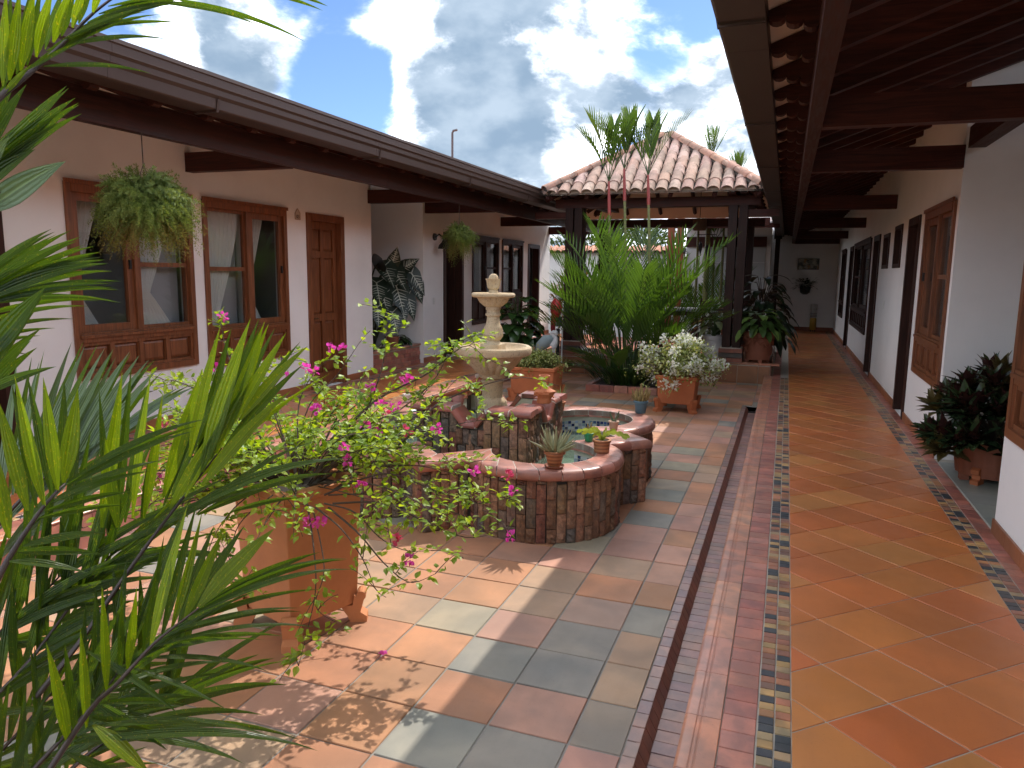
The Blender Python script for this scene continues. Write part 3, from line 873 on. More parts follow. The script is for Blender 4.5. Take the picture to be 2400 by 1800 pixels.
# ------------------------------------------------------------------ roofs of the two wings
SL = .36
def zc(x): return 2.775+(x+.14)*SL           # underside of ceiling boards, right wing
def roof(house, side):
    s = 1 if side == 'right' else -1
    X = (lambda x: x) if s == 1 else (lambda x: MIR-x)
    dz = 0 if s == 1 else LZ
    ya, yb = (-2.2, 22.2) if s == 1 else (.4, 17.5)
    def pr(pts): 
        q = [(X(x), z+dz) for x, z in pts]
        return q if s == 1 else q[::-1]
    g = MB(); g.prism(pr([(-.17, zc(-.17)), (5.0, zc(5.0)), (5.0, zc(5.0)+.04), (-.17, zc(-.17)+.04)]), ya, yb); g.build('ceiling', CEIL, house)
    g = MB(); g.prism(pr([(-.20, zc(-.2)+.045), (5.2, zc(5.2)+.045), (5.2, zc(5.2)+.14), (-.20, zc(-.20)+.14)]), ya, yb); g.build('roof', TERRA, house)
    # rafters with scalloped tails
    def raf():
        top = [(5.0, zc(5.0)-.003), (-.15, zc(-.15)-.003)]
        bot = lambda x: zc(x)-.165
        pts = top+[(-.15, zc(-.15)-.030)]
        for cx, r_, dep in ((-.113, .037, .040), (-.040, .037, .082), (.032, .036, .128)):
            for k in range(7):
                t = math.pi+math.pi*k/6
                pts.append((cx+r_*math.cos(t), zc(cx)-dep+r_*.75*math.sin(t)))
        pts += [(.085, bot(.085)), (5.0, bot(5.0))]
        return pts
    me = MB().prism([((x if s == 1 else -x), z) for x, z in (raf() if s == 1 else raf()[::-1])], -.036, .036).mesh('rafter', DARKWOOD_X)
    y = 3.13-.5*10 if s == 1 else 1.13
    while y < yb-.2:
        if s == 1 or y > .5:
            pw = parent_world(house); inst('rafter', me, house, ((0 if s == 1 else MIR)-pw.x, y-pw.y, dz-pw.z))
        y += .5
    # edge beam
    edges = {1: [-2.2, 1.0, 4.90, 10.77, 14.78, 18.96, 22.0], -1: [.5, 1.9, 7.36, 11.4, 17.4]}[s]
    for a, b in zip(edges[:-1], edges[1:]):
        g = MB(); g.prism(pr([(.058, 2.495), (.135, 2.495), (.135, 2.725), (.058, 2.70)]), a+.0015, b-.0015); g.build('edge_beam', DARKWOOD_Y, house)
    ties = {1: [(1.0, 1.25), (4.90, 3.3), (6.93, 1.25), (10.77, 1.25), (14.78, 1.25), (18.96, 1.25), (21.9, 1.25)], -1: [(1.9, 1.28), (5.75, 1.28), (9.02, 1.28), (10.72, 1.28), (14.02, 1.28), (17.2, 1.28)]}[s]
    for y, xe in ties:
        g = MB(); x0, x1 = sorted((X(.137), X(xe)))
        g.box(x0, x1, y-.05, y+.05, 2.49+dz, 2.665+dz); g.build('tie_beam', DARKWOOD_X, house)
    # gutter: ogee-faced metal channel
    o_ = [(-.150, 2.675), (-.335, 2.675), (-.345, 2.682), (-.352, 2.745), (-.372, 2.765), (-.375, 2.80), (-.392, 2.815), (-.395, 2.865), (-.405, 2.872), (-.405, 2.895), (-.392, 2.895), (-.388, 2.86), (-.36, 2.79), (-.34, 2.70), (-.165, 2.69), (-.162, 2.90), (-.150, 2.90)]
    q = pr(o_)
    y = ya; L = 3.02
    while y < yb:
        e = min(yb, y+L); g = MB(); n = len(q)
        g.prism(q, y+.001, e-.001, cap=True)
        g.build('gutter', GUTTER, house)
        y = e
    # straps
    y = (4.3 if s == -1 else 3.4)
    while y < min(yb, 14):
        g = MB(); g.prism(pr([(-.15, 2.665), (-.34, 2.665), (-.358, 2.745), (-.362, 2.745), (-.345, 2.659), (-.15, 2.659)]), y, y+.025); g.build('strap', GUTTER, house); y += 2.2
    # board between gutter and rafter tails
    g = MB(); g.prism(pr([(-.148, 2.70), (-.130, 2.70), (-.130, 2.775), (-.148, 2.775)]), ya, yb)
    return
roof(right, 'right'); roof(left, 'left')
# lintel over the right alcove, pavilion-side struts of the arcades
g = MB(); g.box(1.27, 1.39, 4.97, 6.95, 2.64, 2.80); g.build('lintel', DARKWOOD_Y, right)
# gable ends above the walls
g = MB(); g.box(-5.4, -4.2, 17.27, 17.30, 2.9, 3.2)
# plaque 03
sg = thing('number_plaque', 'small house-shaped plaque reading 03 beside the panelled front door', 'sign', (XL+.001, 7.40, 2.205))
pts = [(-.045, 0), (.045, 0), (.045, .075), (.0, .125), (-.045, .075)]
g = MB(); g.prism(pts, 0, .010, 'x'); o = g.build('plate', simple('plaque_cream', (.55, .47, .40), .6, .1, 30)); o.parent = sg
g = MB()
for a, b in zip(pts, pts[1:]+pts[:1]):
    a = Vector((.010, *a)); b = Vector((.010, *b)); g.tube([a, b], .003, 5)
o = g.build('rim', simple('plaque_rim', (.30, .17, .09), .6)); o.parent = sg
def text(s, size, parent, loc, rot, mat, ex=.001, name='lettering'):
    cu = bpy.data.curves.new(name, 'FONT'); cu.body = s; cu.size = size; cu.extrude = ex; cu.align_x = 'CENTER'
    to = bpy.data.objects.new(name, cu); C.objects.link(to); bpy.context.view_layer.update()
    me = bpy.data.meshes.new_from_object(to.evaluated_get(bpy.context.evaluated_depsgraph_get()))
    C.objects.unlink(to); bpy.data.objects.remove(to)
    me.materials.clear(); me.materials.append(mat)
    o = bpy.data.objects.new(name, me); C.objects.link(o); o.parent = parent; o.location = loc; o.rotation_euler = rot
    return o
text('03', .058, sg, (.0125, 0, .014), (R(90), 0, R(90)), BLACKMETAL)
# wall lamp
lp = thing('wall_lamp', 'black barn-style wall lamp beside the smaller hanging fern', 'lamp', (XL, 11.0, 2.08))
g = MB(); g.tube([(0, 0, .10), (.03, 0, .10)], [.06, .055], 14); g.tube([(.03, 0, .10), (.09, 0, .14), (.15, 0, .10), (.17, 0, .03)], .013, 8); o = g.build('arm', BLACKMETAL, None, 60); o.parent = lp
g = MB(); g.lathe([(.10, -.09), (.105, -.085), (.085, -.03), (.045, .01), (.03, .045), (.0, .05)], 20, (.18, 0, 0)); o = g.build('shade', BLACKMETAL, None, 50); o.parent = lp
# sockets and switches
for X, s, y, z, lab in ((XL, 1, 7.05, .60, 'grey socket cover low on the white wall below the plaque'), (XL, 1, 10.98, 1.15, 'small white switch plate on the wall left of the open doorway'),
                        (XL, 1, 16.85, 1.35, 'small switch plate on the sunlit end of the left wall'), (XR, -1, 11.2, 1.25, 'slim white switch plate on the right wall below the two small windows')):
    g = MB(); Lbox(g, X, s, .001, .009, y-.037, y+.037, z-.055, z+.055); Lbox(g, X, s, .009, .013, y-.014, y+.014, z-.02, z+.02)
    tag(g.build('switch_plate', PLASTIC if z > .7 else simple('grey_plastic', (.22, .22, .22), .5)), lab, 'switch')
# thin mast on the left roof
g = MB(); g.tube([(-6.0, 13, 3.3), (-6.0, 13, 4.17), (-5.98, 13, 4.21), (-5.90, 13, 4.22)], .022, 8); tag(g.build('mast', simple('grey_pipe', (.09, .09, .1), .5), None, 50), 'thin dark pipe mast with bent top above the left roof', 'mast')
# ------------------------------------------------------------------ pavilion
def GP(px, py, z):
    v = CF+CR*((px-1200)/FPX)-CU*((py-900)/FPX); t = (z-CAMH)/v.z
    return Vector((v.x*t, v.y*t, z))
def YP(px, py, Y):
    v = CF+CR*((px-1200)/FPX)-CU*((py-900)/FPX); t = Y/v.y
    return Vector((v.x*t, Y, CAMH+v.z*t))

PC = Vector((-2.03, 12.97, 0)); PH = 1.60; EZ = 2.83; AZ = 3.87
pav = thing('pavilion', 'open wooden pavilion with clay tiled hip roof at the end of the patio', 'pavilion', (PC.x, PC.y, 0))
g = MB(); g.box(-3.93, -.16, 11.72, 15.6, -.1, .275); g.build('platform', PALEGROUT, pav)
CLAD = fired('platform_tile', 'obj', .5, .05)
def clad(x0, x1, y, z0, z1):
    x = x0
    while x < x1-.01:
        e = min(x1, x+.3); g = MB(); g.box(x+.003, e-.003, y-.014, y-.001, z0+.003, z1); o = g.build('facing_tile', CLAD, pav); o.color = (*vary((.30, .125, .055), .12), 1); x = e
clad(-3.93, -.16, 11.72, 0, .268)
me = MB().prism([(-.17, .0), (-.03, .0), (-.018, .008), (-.018, .022), (-.03, .03), (-.17, .03)][::-1], -.148, .148, 'x').mesh('ledge_tile', BRICK_O, 40)
x = -3.93
while x < -.2:
    o = inst('ledge_tile', me, pav, (x+.15-PC.x, 11.72-.0-PC.y, .276)); o.rotation_euler = (0, 0, math.pi); o.location.y = 11.72-PC.y+0; o.color = (*vary(rnd.choice(NOSE), .1), 1); x += .3
g = MB(); g.box(-3.9, -.2, 11.9, 15.5, .276, .300); o = g.build('deck', TERRA, pav)
# side of the platform towards the right arcade, shade put into its darker colour
g = MB(); g.box(-.159, -.145, 11.73, 15.6, .132, .30); g.build('side_facing', CLAD, pav).color = (.2, .08, .04, 1)
# corner plinths and bundled posts
for cx in (-.75, -3.285):
    for cy in (11.90, 14.2):
        ptop = 2.66 if cy < 13 else 2.49
        g = MB(); g.box(cx-.165, cx+.165, cy-.165, cy+.165, .302, .335); pn = g.build('plinth', PALEGROUT, pav)
        for j in range(3):
            g = MB(); z0 = .304+.072*j; g.box(cx-.175, cx+.175, cy-.175, cy+.175, z0+.004, z0+.068); o = g.build('brick_course', BRICK_O, pav); o.color = (*vary(((.26, .09, .055), (.10, .075, .065), (.30, .10, .06))[2-j] if j != 1 else (.085, .07, .06), .08), 1)
        g = MB(); g.box(cx-.16, cx+.16, cy-.16, cy+.16, .516, .53); g.build('plinth_top', PALEGROUT, pav)
        for sx in (-1, 1):
            for sy in (-1, 1):
                g = MB(); px_, py_ = cx+sx*.075, cy+sy*.075; g.box(px_-.062, px_+.062, py_-.062, py_+.062, .53, ptop); g.build('post', DARKWOOD_Z, pav)
for cy in (11.90, 14.2):
    for sy in (-1, 1):
        g = MB(); yy = cy+sy*.075; dz_ = 0 if cy < 13 else -.17; g.box(-3.60, -.44, yy-.05, yy+.05, 2.662+dz_, 2.80+dz_); g.build('beam', DARKWOOD_X, pav)
for cx in (-.75, -3.285):
    for sx in (-1, 1):
        g = MB(); xx = cx+sx*.075; g.box(xx-.05, xx+.05, 11.45, 14.6, 2.802, 2.815+.10); g.build('beam', DARKWOOD_Y, pav)
# lighter stub beams joining the arcades
g = MB(); g.box(-.62, -.17, 11.80, 11.92, 2.50, 2.60); g.build('strut', DARKWOOD_X, pav)
g = MB(); g.box(-3.95, -3.42, 11.80, 11.92, 2.50, 2.60); g.build('strut', DARKWOOD_X, pav)
# hip roof
apex = Vector((PC.x, PC.y, AZ))
cor = [Vector((PC.x+a*PH, PC.y+b*PH, EZ)) for a, b in ((-1, -1), (1, -1), (1, 1), (-1, 1))]
def pyr(name, off, mat, sc=1.0):
    g = MB(); v = [Vector((PC.x+(c.x-PC.x)*sc, PC.y+(c.y-PC.y)*sc, c.z+off)) for c in cor]+[apex+Vector((0, 0, off))]
    g.add(v, [(0, 1, 4), (1, 2, 4), (2, 3, 4), (3, 0, 4)]); return g.build(name, mat, pav)
gc = MB(); bz = EZ-.13*(AZ-EZ)
gc.add([cor[0]+Vector((.01, .01, -.005)), cor[1]+Vector((-.01, .01, -.005)), Vector((PC.x+PH*1.13, PC.y+PH*1.13, bz)), Vector((PC.x-PH*1.13, PC.y+PH*1.13, bz)), apex-Vector((0, 0, .005))], [(0, 1, 4), (1, 2, 4), (2, 3, 4), (3, 0, 4)]); gc.build('ceiling', CEIL, pav)
MORTAR = simple('roof_mortar', (.075, .065, .055), .95, .4, 9, .8, 50)
pyr('roof_bed', .03, MORTAR, 1.0)
g = MB()
for i in range(4):
    a, b = cor[i], cor[(i+1) % 4]
    for k in range(0, 6):
        t = k/5 if k else .02
        p = a.lerp(b, min(t, .98)); q = apex.lerp(p, .12) 
        d = (q-p).normalized()
        hgt = 1-abs(2*t-1)
        top = p.lerp(Vector((p.x, p.y, p.z)), 0)
        # rafter up the slope as far as the hip
        mid = (a+b)/2; up = (apex-mid); e = p+up*min(1, max(.05, hgt))
        gg = MB(); gg.tube([p+Vector((0, 0, -.06)), e+Vector((0, 0, -.06))], .036, 4); gg.build('rafter', DARKWOOD_Y, pav)
    gg = MB(); gg.tube([a+Vector((0, 0, -.07)), apex+Vector((0, 0, -.07))], .045, 4); gg.build('hip_rafter', DARKWOOD_Y, pav)
ROOFT = Mat('roof_clay')
_c = ROOFT.objcol()
_a = ROOFT.noise(5, 6, .65); _b = ROOFT.noise(24, 5, .7)
_k = ROOFT.mix(ROOFT.ramp(_a, .40, .70, 0, .75), _c, (.17, .13, .10))
_k = ROOFT.mix(ROOFT.ramp(_b, .55, .75, 0, .6), _k, (.10, .085, .07))
ROOFT.col(_k); ROOFT.rough(.85); ROOFT.bump(_b, .4, .006); ROOFT = ROOFT.m
def barrel(r0, r1, L, n=7, th=.014):
    vs = []; fs = []
    for (r, y) in ((r0, 0), (r1, L)):
        for q in (0, th):
            for k in range(n+1):
                t = math.pi*k/n; vs.append((-(r-q)*math.cos(t), y, (r-q)*math.sin(t)*.85))
    m = n+1
    for k in range(n):
        fs += [(k, k+1, 2*m+k+1, 2*m+k), (m+k+1, m+k, 3*m+k, 3*m+k+1), (k+1, k, m+k, m+k+1)]
    return MB().add(vs, fs)
cover = barrel(.092, .074, .30).mesh('roof_tile', ROOFT, 50)
hipm = barrel(.098, .082, .31).mesh('hip_tile', ROOFT, 50)
RT = [(.44, .30, .245), (.40, .26, .205), (.48, .345, .29), (.38, .25, .20)]
run_ = (AZ-EZ); slope = math.atan2(run_, PH); Ls = math.hypot(run_, PH)
plug = MB()
for i in range(4):
    rz = i*math.pi/2
    Mz = Matrix.Translation(Vector((PC.x, PC.y, 0))) @ Matrix.Rotation(rz, 4, 'Z')
    ncol = 17; pit = 2*PH/ncol
    for k in range(ncol):
        u = -PH+pit*(k+.5); vmax = Ls*(1-abs(u)/PH)
        v = -.05
        while v < vmax-.13:
            P = Mz @ Vector((u, -PH+math.cos(slope)*v, EZ+math.sin(slope)*v+.035+.012*((v+.05)/.26 > .5)))
            o = inst('roof_tile', cover, pav, P-Vector((PC.x, PC.y, 0)), color=vary(rnd.choice(RT), .12))
            o.rotation_euler = (Matrix.Rotation(rz, 3, 'Z') @ Matrix.Rotation(slope+.055, 3, 'X') @ Matrix.Rotation(rnd.uniform(-.02, .02), 3, 'Z')).to_euler()
            v += .238
        # mortar plug closing the end of each barrel
        pts = [Vector((u+.082*math.cos(math.pi*q/6), -PH-.012, EZ+.012+.068*math.sin(math.pi*q/6))) for q in range(7)]
        base = [Mz @ p for p in pts]+[Mz @ (p+Vector((0, .05, .0))) for p in pts]
        plug.add(base, [tuple(range(7)), ]+[(j, j+7, j+8, j+1) for j in range(6)])
plug.build('mortar_plugs', simple('pale_mortar', (.40, .32, .25), .9, .25, 20), pav)
for c in cor:
    d = (apex-c); n = 8; ang = math.atan2(d.y, d.x)-math.pi/2; el = math.atan2(d.z, math.hypot(d.x, d.y))
    for k in range(n):
        P = c+d*(k/n*.97-.015)+Vector((0, 0, .085))
        o = inst('hip_tile', hipm, pav, P-Vector((PC.x, PC.y, 0)), color=vary((.42, .23, .165), .12))
        o.rotation_euler = (Matrix.Rotation(ang, 3, 'Z') @ Matrix.Rotation(el+.03, 3, 'X')).to_euler()
    g = MB(); g.tube([c+Vector((0, 0, .05)), apex+Vector((0, 0, .05))], .085, 6); g.build('hip_mortar', MORTAR, pav)
# things under the pavilion roof
def slat_chair(px, label):
    t = thing('slatted_chair', label, 'chair', px)
    x, y, z = px
    for sx in (-.24, .24):
        g = MB(); g.tube([(x+sx, y+.30, z), (x+sx, y+.20, z+.40), (x+sx, y-.14, z+.92)], .022, 4); g.build('back_leg', wd, t)
        g = MB(); g.tube([(x+sx, y-.32, z), (x+sx, y+.24, z+.48)], .022, 4); g.build('front_leg', wd, t)
    for k in range(7):
        q = Vector((x, y+.18-.34*k/7*1.0, z+.46+.44*k/7)); g = MB(); g.box(q.x-.225, q.x+.225, q.y-.009, q.y+.009, q.z, q.z+.045); g.build('slat', wd, t)
    for k in range(5):
        g = MB(); yy = y+.20-.10*k-.2; g.box(x-.225, x+.225, yy, yy+.075, z+.43, z+.45); g.build('seat_slat', wd, t)
wd = wood('chair_wood', (.055, .018, .012), 'x', .4)
slat_chair(YP(1668, 790, 13.2)*Vector((1, 1, 0))+Vector((0, 0, .30)) if False else Vector((-1.12, 13.2, .30)), 'dark slatted wooden folding chair under the pavilion roof')
t = thing('garden_table', 'dark garden table with pale top under the pavilion roof', 'table', (-1.75, 13.3, .30))
g = MB(); g.box(-2.2, -1.38, 12.95, 13.75, 1.005, 1.04); g.build('table_top', simple('pale_table_top', (.30, .31, .33), .3, .1), t)
g = MB(); g.box(-2.15, -1.43, 13.0, 13.7, .93, 1.004); g.build('apron', wd, t)
for a in (-2.1, -1.48):
    for b in (13.05, 13.62): g = MB(); g.box(a-.03, a+.03, b-.03, b+.03, .30, .93); g.build('leg', wd, t)
# lamp shade hanging from the back beam
t = thing('pendant_lamp', 'drum shaped brown woven lamp hanging at the back of the pavilion', 'lamp', (-1.55, 14.0, 2.45))
g = MB(); g.tube([(-1.55, 14.0, 2.62), (-1.55, 14.0, 3.1)], .006, 5); g.build('cord', BLACKMETAL, t)
g = MB(); g.lathe([(.11, 2.42), (.125, 2.46), (.125, 2.60), (.11, 2.63)], 18, (-1.55, 14.0, 0)); g.build('shade', simple('woven_shade', (.16, .10, .065), .8, .3, 60), t, 50)
# wind chime with dark hanging wooden birds
t = thing('bird_mobile', 'dark wooden bird mobile hanging from the back beam of the pavilion', 'mobile', (-1.45, 14.3, 2.2))
g = MB(); g.tube([(-1.62, 14.3, 2.36), (-1.28, 14.3, 2.36)], .008, 5); g.tube([(-1.45, 14.3, 2.36), (-1.45, 14.3, 2.66)], .005, 5); g.build('bar', wd, t)
for k, dx in enumerate((-.1, .02)):
    g = MB(); c = Vector((-1.45+dx, 14.3, 2.12-.05*k)); g.tube([c+Vector((0, 0, .24)), c+Vector((0, 0, .10))], .003, 4)
    g.tube([c+Vector((0, 0, .11)), c+Vector((0, 0, .06)), c+Vector((0, 0, -.03)), c+Vector((0, 0, -.14))], [.012, .035, .03, .003], 7); g.build('bird', BLACKMETAL, t, 60)

# garden walls and screens beyond the pavilion
bw = thing('boundary_wall', 'white garden wall with clay tile coping behind the pavilion', 'wall', (-4, 20.5, 0))
g = MB(); g.box(-9, -2.62, 20.5, 20.7, -.2, 2.18); g.build('core', WHITE, bw)
me = barrel(.10, .085, .5).mesh('coping_tile', ROOFT, 50)
for k in range(34):
    o = inst('coping_tile', me, bw, (-8.9+.185*k+4, -.14, 2.19), (R(18), 0, 0), vary((.52, .22, .13), .15))
g = MB(); g.prism([(20.38, 2.181), (20.72, 2.181), (20.72, 2.34), (20.38, 2.22)], -9, -2.62, 'x'); g.build('coping_bed', MORTAR, bw)
gw = thing('garden_screen', 'white boarded screen wall behind the far palm clump', 'wall', (-1.4, 20.6, 0))
g = MB(); g.box(-2.60, -.56, 20.6, 20.8, -.2, 3.0); g.build('core', WHITE, gw)
for k in range(4):
    g = MB(); g.box(-2.0, -.57, 20.575, 20.598, .55+.47*k, 1.012+.47*k); g.build('board', simple('grey_board%d' % k, (.42, .43, .44), .5, .08, 2), gw)
g = MB(); g.box(-2.60, -.56, 20.5, 20.59, 2.36, 2.62); g.build('head_beam', DARKWOOD_X, gw)
g = MB(); g.box(-2.05, -1.0, 20.53, 20.574, .50, .56); g.build('rail', BLACKMETAL, gw)
for k, xx in enumerate((-2.35, -2.16)):
    g = MB(); g.box(xx-.065, xx+.065, 16.0, 16.13, -.1, 3.0); tag(g.build('timber_post', REDWOOD), ('reddish timber post behind the pavilion, the left one of a pair', 'reddish timber post behind the pavilion, the right one of a pair')[k], 'post', 'reddish posts behind the pavilion')
g = MB(); g.box(-2.43, -.4, 15.98, 16.14, 2.62, 2.78); tag(g.build('garden_beam', DARKWOOD_X), 'dark crossbeam on the reddish posts behind the pavilion', 'beam')
sp = thing('screen_post', 'dark timber post of the right arcade in front of the end wall', 'post', (-.3, 21.4, .13))
g = MB(); g.box(-.36, -.24, 21.3, 21.42, .13, 2.8); g.build('shaft', DARKWOOD_Z, sp)
g = MB(); g.box(-.40, -.20, 21.26, 21.46, 2.6, 2.8); g.build('capital', DARKWOOD_Z, sp)
g = MB(); g.box(-1.4, -.42, 21.9, 22.0, -.1, 3.05); tag(g.build('side_wall', WHITE), 'white wall panel left of the dark arcade post', 'wall')
g = MB(); g.box(-.56, -.45, 20.6, 21.89, -.1, 2.85); tag(g.build('side_wall', WHITE), 'added white wall keeping light off the far end of the right arcade', 'wall')  # added to block light from reaching the end wall
g = MB(); g.prism([(16.4, 2.60), (21.2, 3.02), (21.2, 3.12), (16.4, 2.70)], -2.75, -.22, 'x'); tag(g.build('lean_to_roof', DARKWOOD_X), 'dark timber lean-to roof over the boarded screen behind the pavilion', 'roof')
# ribbed terracotta screen beside the chair
t = thing('ribbed_screen', 'red ribbed clay screen behind the slatted chair', 'screen', (-.98, 14.9, .3))
for k in range(9):
    g = MB(); x0 = -1.18+.055*k; g.tube([(x0, 14.9, .31), (x0, 14.9, 1.05)], .026, 6); g.build('rib', TERRA_D, t, 60)
g = MB(); g.box(-1.22, -.70, 14.86, 14.94, 1.051, 1.09); g.build('cap', TERRA_D, t)
# bed of the red-stemmed palms
bd = thing('palm_bed', 'low brick edged planting bed under the tall red stemmed palms', 'planter', (-2.0, 10.45, 0))
g = MB(); g.box(-2.48, -1.47, 10.06, 10.93, -.05, .07); g.build('soil', SOIL, bd)
me = MB().slab([(-.095, -.036), (.095, -.036), (.095, .036), (-.095, .036)], 0, .095, .006).mesh('brick', BRICK_O)
for k in range(6):
    for yy in (10.01, 10.97): inst('brick', me, bd, (-2.46+.2*k+.0+2.0, yy-10.45, 0), color=vary(rnd.choice(BRICKRED), .15))
for k in range(5):
    for xx in (-2.52, -1.43): inst('brick', me, bd, (xx+2.0, 10.13+.185*k-10.45, 0), (0, 0, math.pi/2), vary(rnd.choice(BRICKRED), .15))
# ------------------------------------------------------------------ fountain
FC = Vector((-2.06, 5.195, 0))
ft = thing('fountain', 'lobed brick fountain basin with tiled rim and stone pedestal in the patio centre', 'fountain', FC)
LC = .6125
def outline(cd, Rl, na=14, ns=3):
    """a quarter of the plan: corner at -90 deg, straight, lobe at -45 deg, straight; turned four times"""
    M = Vector((LC, -LC)); A = Vector((0, -cd)); B = Vector((cd, 0)); e = Vector((1, 1)).normalized()
    off = (LC*2-cd)/math.sqrt(2)                       # lobe centre outside the side line
    h = math.sqrt(max(1e-6, Rl*Rl-off*off)); nrm = Vector((1, -1)).normalized()
    mid = (A+B)/2
    p0 = mid-e*h; p1 = mid+e*h
    a0 = math.atan2(*(p0-M).yx); a1 = math.atan2(*(p1-M).yx)
    a0 = a0 % (2*math.pi); a1 = a1 % (2*math.pi)
    if a1 < a0: a1 += 2*math.pi
    q = [A.lerp(p0, i/ns) for i in range(ns)]
    q += [M+Rl*Vector((math.cos(a0+(a1-a0)*i/na), math.sin(a0+(a1-a0)*i/na))) for i in range(na)]
    q += [p1.lerp(B, i/ns) for i in range(ns)]
    out = []
    for k in range(4):
        Rm = Matrix.Rotation(k*math.pi/2, 2); out += [Rm @ p for p in q]
    return out
NA, NS = 24, 4
wo_, wi_ = outline(1.19, .50, NA, NS), outline(.985, .375, NA, NS)
N = len(wo_)
def ring(m, A, B, z0, z1):
    n = len(A)
    vs = [(FC.x+p.x, FC.y+p.y, z) for z in (z0, z1) for L in (A, B) for p in L]
    fs = []
    for i in range(n):
        j = (i+1) % n
        fs += [(i, j, 2*n+j, 2*n+i), (n+j, n+i, 3*n+i, 3*n+j), (2*n+i, 2*n+j, 3*n+j, 3*n+i)]
    m.add(vs, fs)
inset = [p*((p.length-.016)/p.length) for p in wo_]
g = MB(); ring(g, inset, wi_, -.02, .42); g.build('wall_core', simple('dark_joint', (.05, .042, .036), .95, .3, 30, .4, 80), ft)
# lining of the basin, mosaic band, water
CREAM = simple('cream_lining_tile', (.52, .52, .44), .35, .12, 6)
g = MB(); n = N; li = [p*((p.length-.004)/p.length) for p in wi_]
g.add([(FC.x+p.x, FC.y+p.y, z) for z in (.08, .42) for p in li], [((i+1) % n, i, n+i, n+(i+1) % n) for i in range(n)]); g.build('lining', CREAM, ft)
g = MB(); g.add([(FC.x+p.x, FC.y+p.y, .09) for p in wi_], [tuple(range(n))]); g.build('basin_floor', simple('basin_floor_tile', (.30, .36, .31), .5, .2, 10), ft)
BL = [(.02, .035, .13), (.05, .11, .26), (.16, .24, .36), (.55, .58, .60), (.50, .54, .55), (.03, .05, .16), (.30, .38, .46)]
g = MB()
acc = []
for i in range(N):
    a, b = li[i], li[(i+1) % N]; L = (b-a).length; k = max(1, round(L/.027))
    for q in range(k):
        p0 = a.lerp(b, (q+.08)/k); p1 = a.lerp(b, (q+.92)/k)
        for rj in range(5):
            z0 = .235+.026*rj; ins = .996
            g.add([(FC.x+p0.x*ins, FC.y+p0.y*ins, z0), (FC.x+p1.x*ins, FC.y+p1.y*ins, z0), (FC.x+p1.x*ins, FC.y+p1.y*ins, z0+.023), (FC.x+p0.x*ins, FC.y+p0.y*ins, z0+.023)], [(0, 1, 2, 3)], vary(rnd.choice(BL), .2))
stuff(g.build('mosaic_band', fired('glass_mosaic', 'attr', .2, .3, .05), ft))
wm = Mat('fountain_water')
_t = wm.n('ShaderNodeBsdfTransparent'); _t.inputs[0].default_value = (.72, .84, .76, 1)
_g = wm.n('ShaderNodeBsdfGlossy'); _g.inputs['Roughness'].default_value = .03
_bp = wm.n('ShaderNodeBump'); _bp.inputs['Strength'].default_value = .15; _bp.inputs['Distance'].default_value = .01
wm.l(wm.noise(28, 3), _bp.inputs['Height']); wm.l(_bp.outputs[0], _g.inputs['Normal'])
_f2 = wm.n('ShaderNodeFresnel'); _f2.inputs[0].default_value = 1.33; wm.l(_bp.outputs[0], _f2.inputs['Normal'])
_d = wm.n('ShaderNodeBsdfDiffuse'); _d.inputs[0].default_value = (.20, .27, .21, 1)
_m0 = wm.n('ShaderNodeMixShader'); _m0.inputs[0].default_value = .35; wm.l(_t.outputs[0], _m0.inputs[1]); wm.l(_d.outputs[0], _m0.inputs[2])
_m1 = wm.n('ShaderNodeMixShader'); wm.l(_f2.outputs[0], _m1.inputs[0]); wm.l(_m0.outputs[0], _m1.inputs[1]); wm.l(_g.outputs[0], _m1.inputs[2]); wm.l(_m1.outputs[0], wm.out.inputs[0])
g = MB(); g.add([(FC.x+p.x*.998, FC.y+p.y*.998, .27) for p in wi_], [tuple(range(n))]); wat = g.build('water', wm.m, ft)
# split-face bricks set upright
ROCK = Mat('split_face_brick')
_oc = ROCK.objcol(); _v = ROCK.noise(38, 6, .7); _s = ROCK.noise(160, 3, .7); _p = ROCK.noise(7, 4)
_k = ROCK.mix(ROCK.ramp(_v, .3, .7), ROCK.mix(1., _oc, (.55, .55, .58), 'MULTIPLY'), ROCK.mix(1., _oc, (1.35, 1.3, 1.2), 'MULTIPLY'))
_k = ROCK.mix(ROCK.ramp(_s, .56, .7, 0, .55), _k, (.045, .035, .03)); _k = ROCK.mix(ROCK.ramp(_p, .5, .75, 0, .4), _k, (.14, .12, .10))
ROCK.col(_k); ROCK.rough(.9); ROCK.bump(_v, .9, .008); ROCK = ROCK.m
def rockbrick(seed, w_, h_):
    r = random.Random(seed); vs = []; fs = []
    nx, nz = 3, 6
    for j in range(nz+1):
        for i in range(nx+1):
            e = (i in (0, nx)) or (j in (0, nz))
            vs.append((-w_/2+w_*i/nx+(0 if e else r.uniform(-.004, .004)), (.004+r.uniform(-.003, .002)) if e else .012+r.uniform(-.007, .008), h_*j/nz))
    for j in range(nz):
        for i in range(nx): q = j*(nx+1)+i; fs.append((q, q+nx+1, q+nx+2, q+1))
    m = len(vs); vs += [(-w_/2, -.015, 0), (w_/2, -.015, 0), (w_/2, -.015, h_), (-w_/2, -.015, h_)]
    b = [i for i in range(nx+1)]; tp = [nz*(nx+1)+i for i in range(nx+1)]; lf = [j*(nx+1) for j in range(nz+1)]; rt = [j*(nx+1)+nx for j in range(nz+1)]
    fs += [tuple([m, *b[::1], m+1]), tuple([m+2, *tp[::-1], m+3]), tuple([m+3, *lf[::-1], m]), tuple([m+1, *rt, m+2])]
    return MB().add(vs, fs).mesh('brick', ROCK)
BW = .062
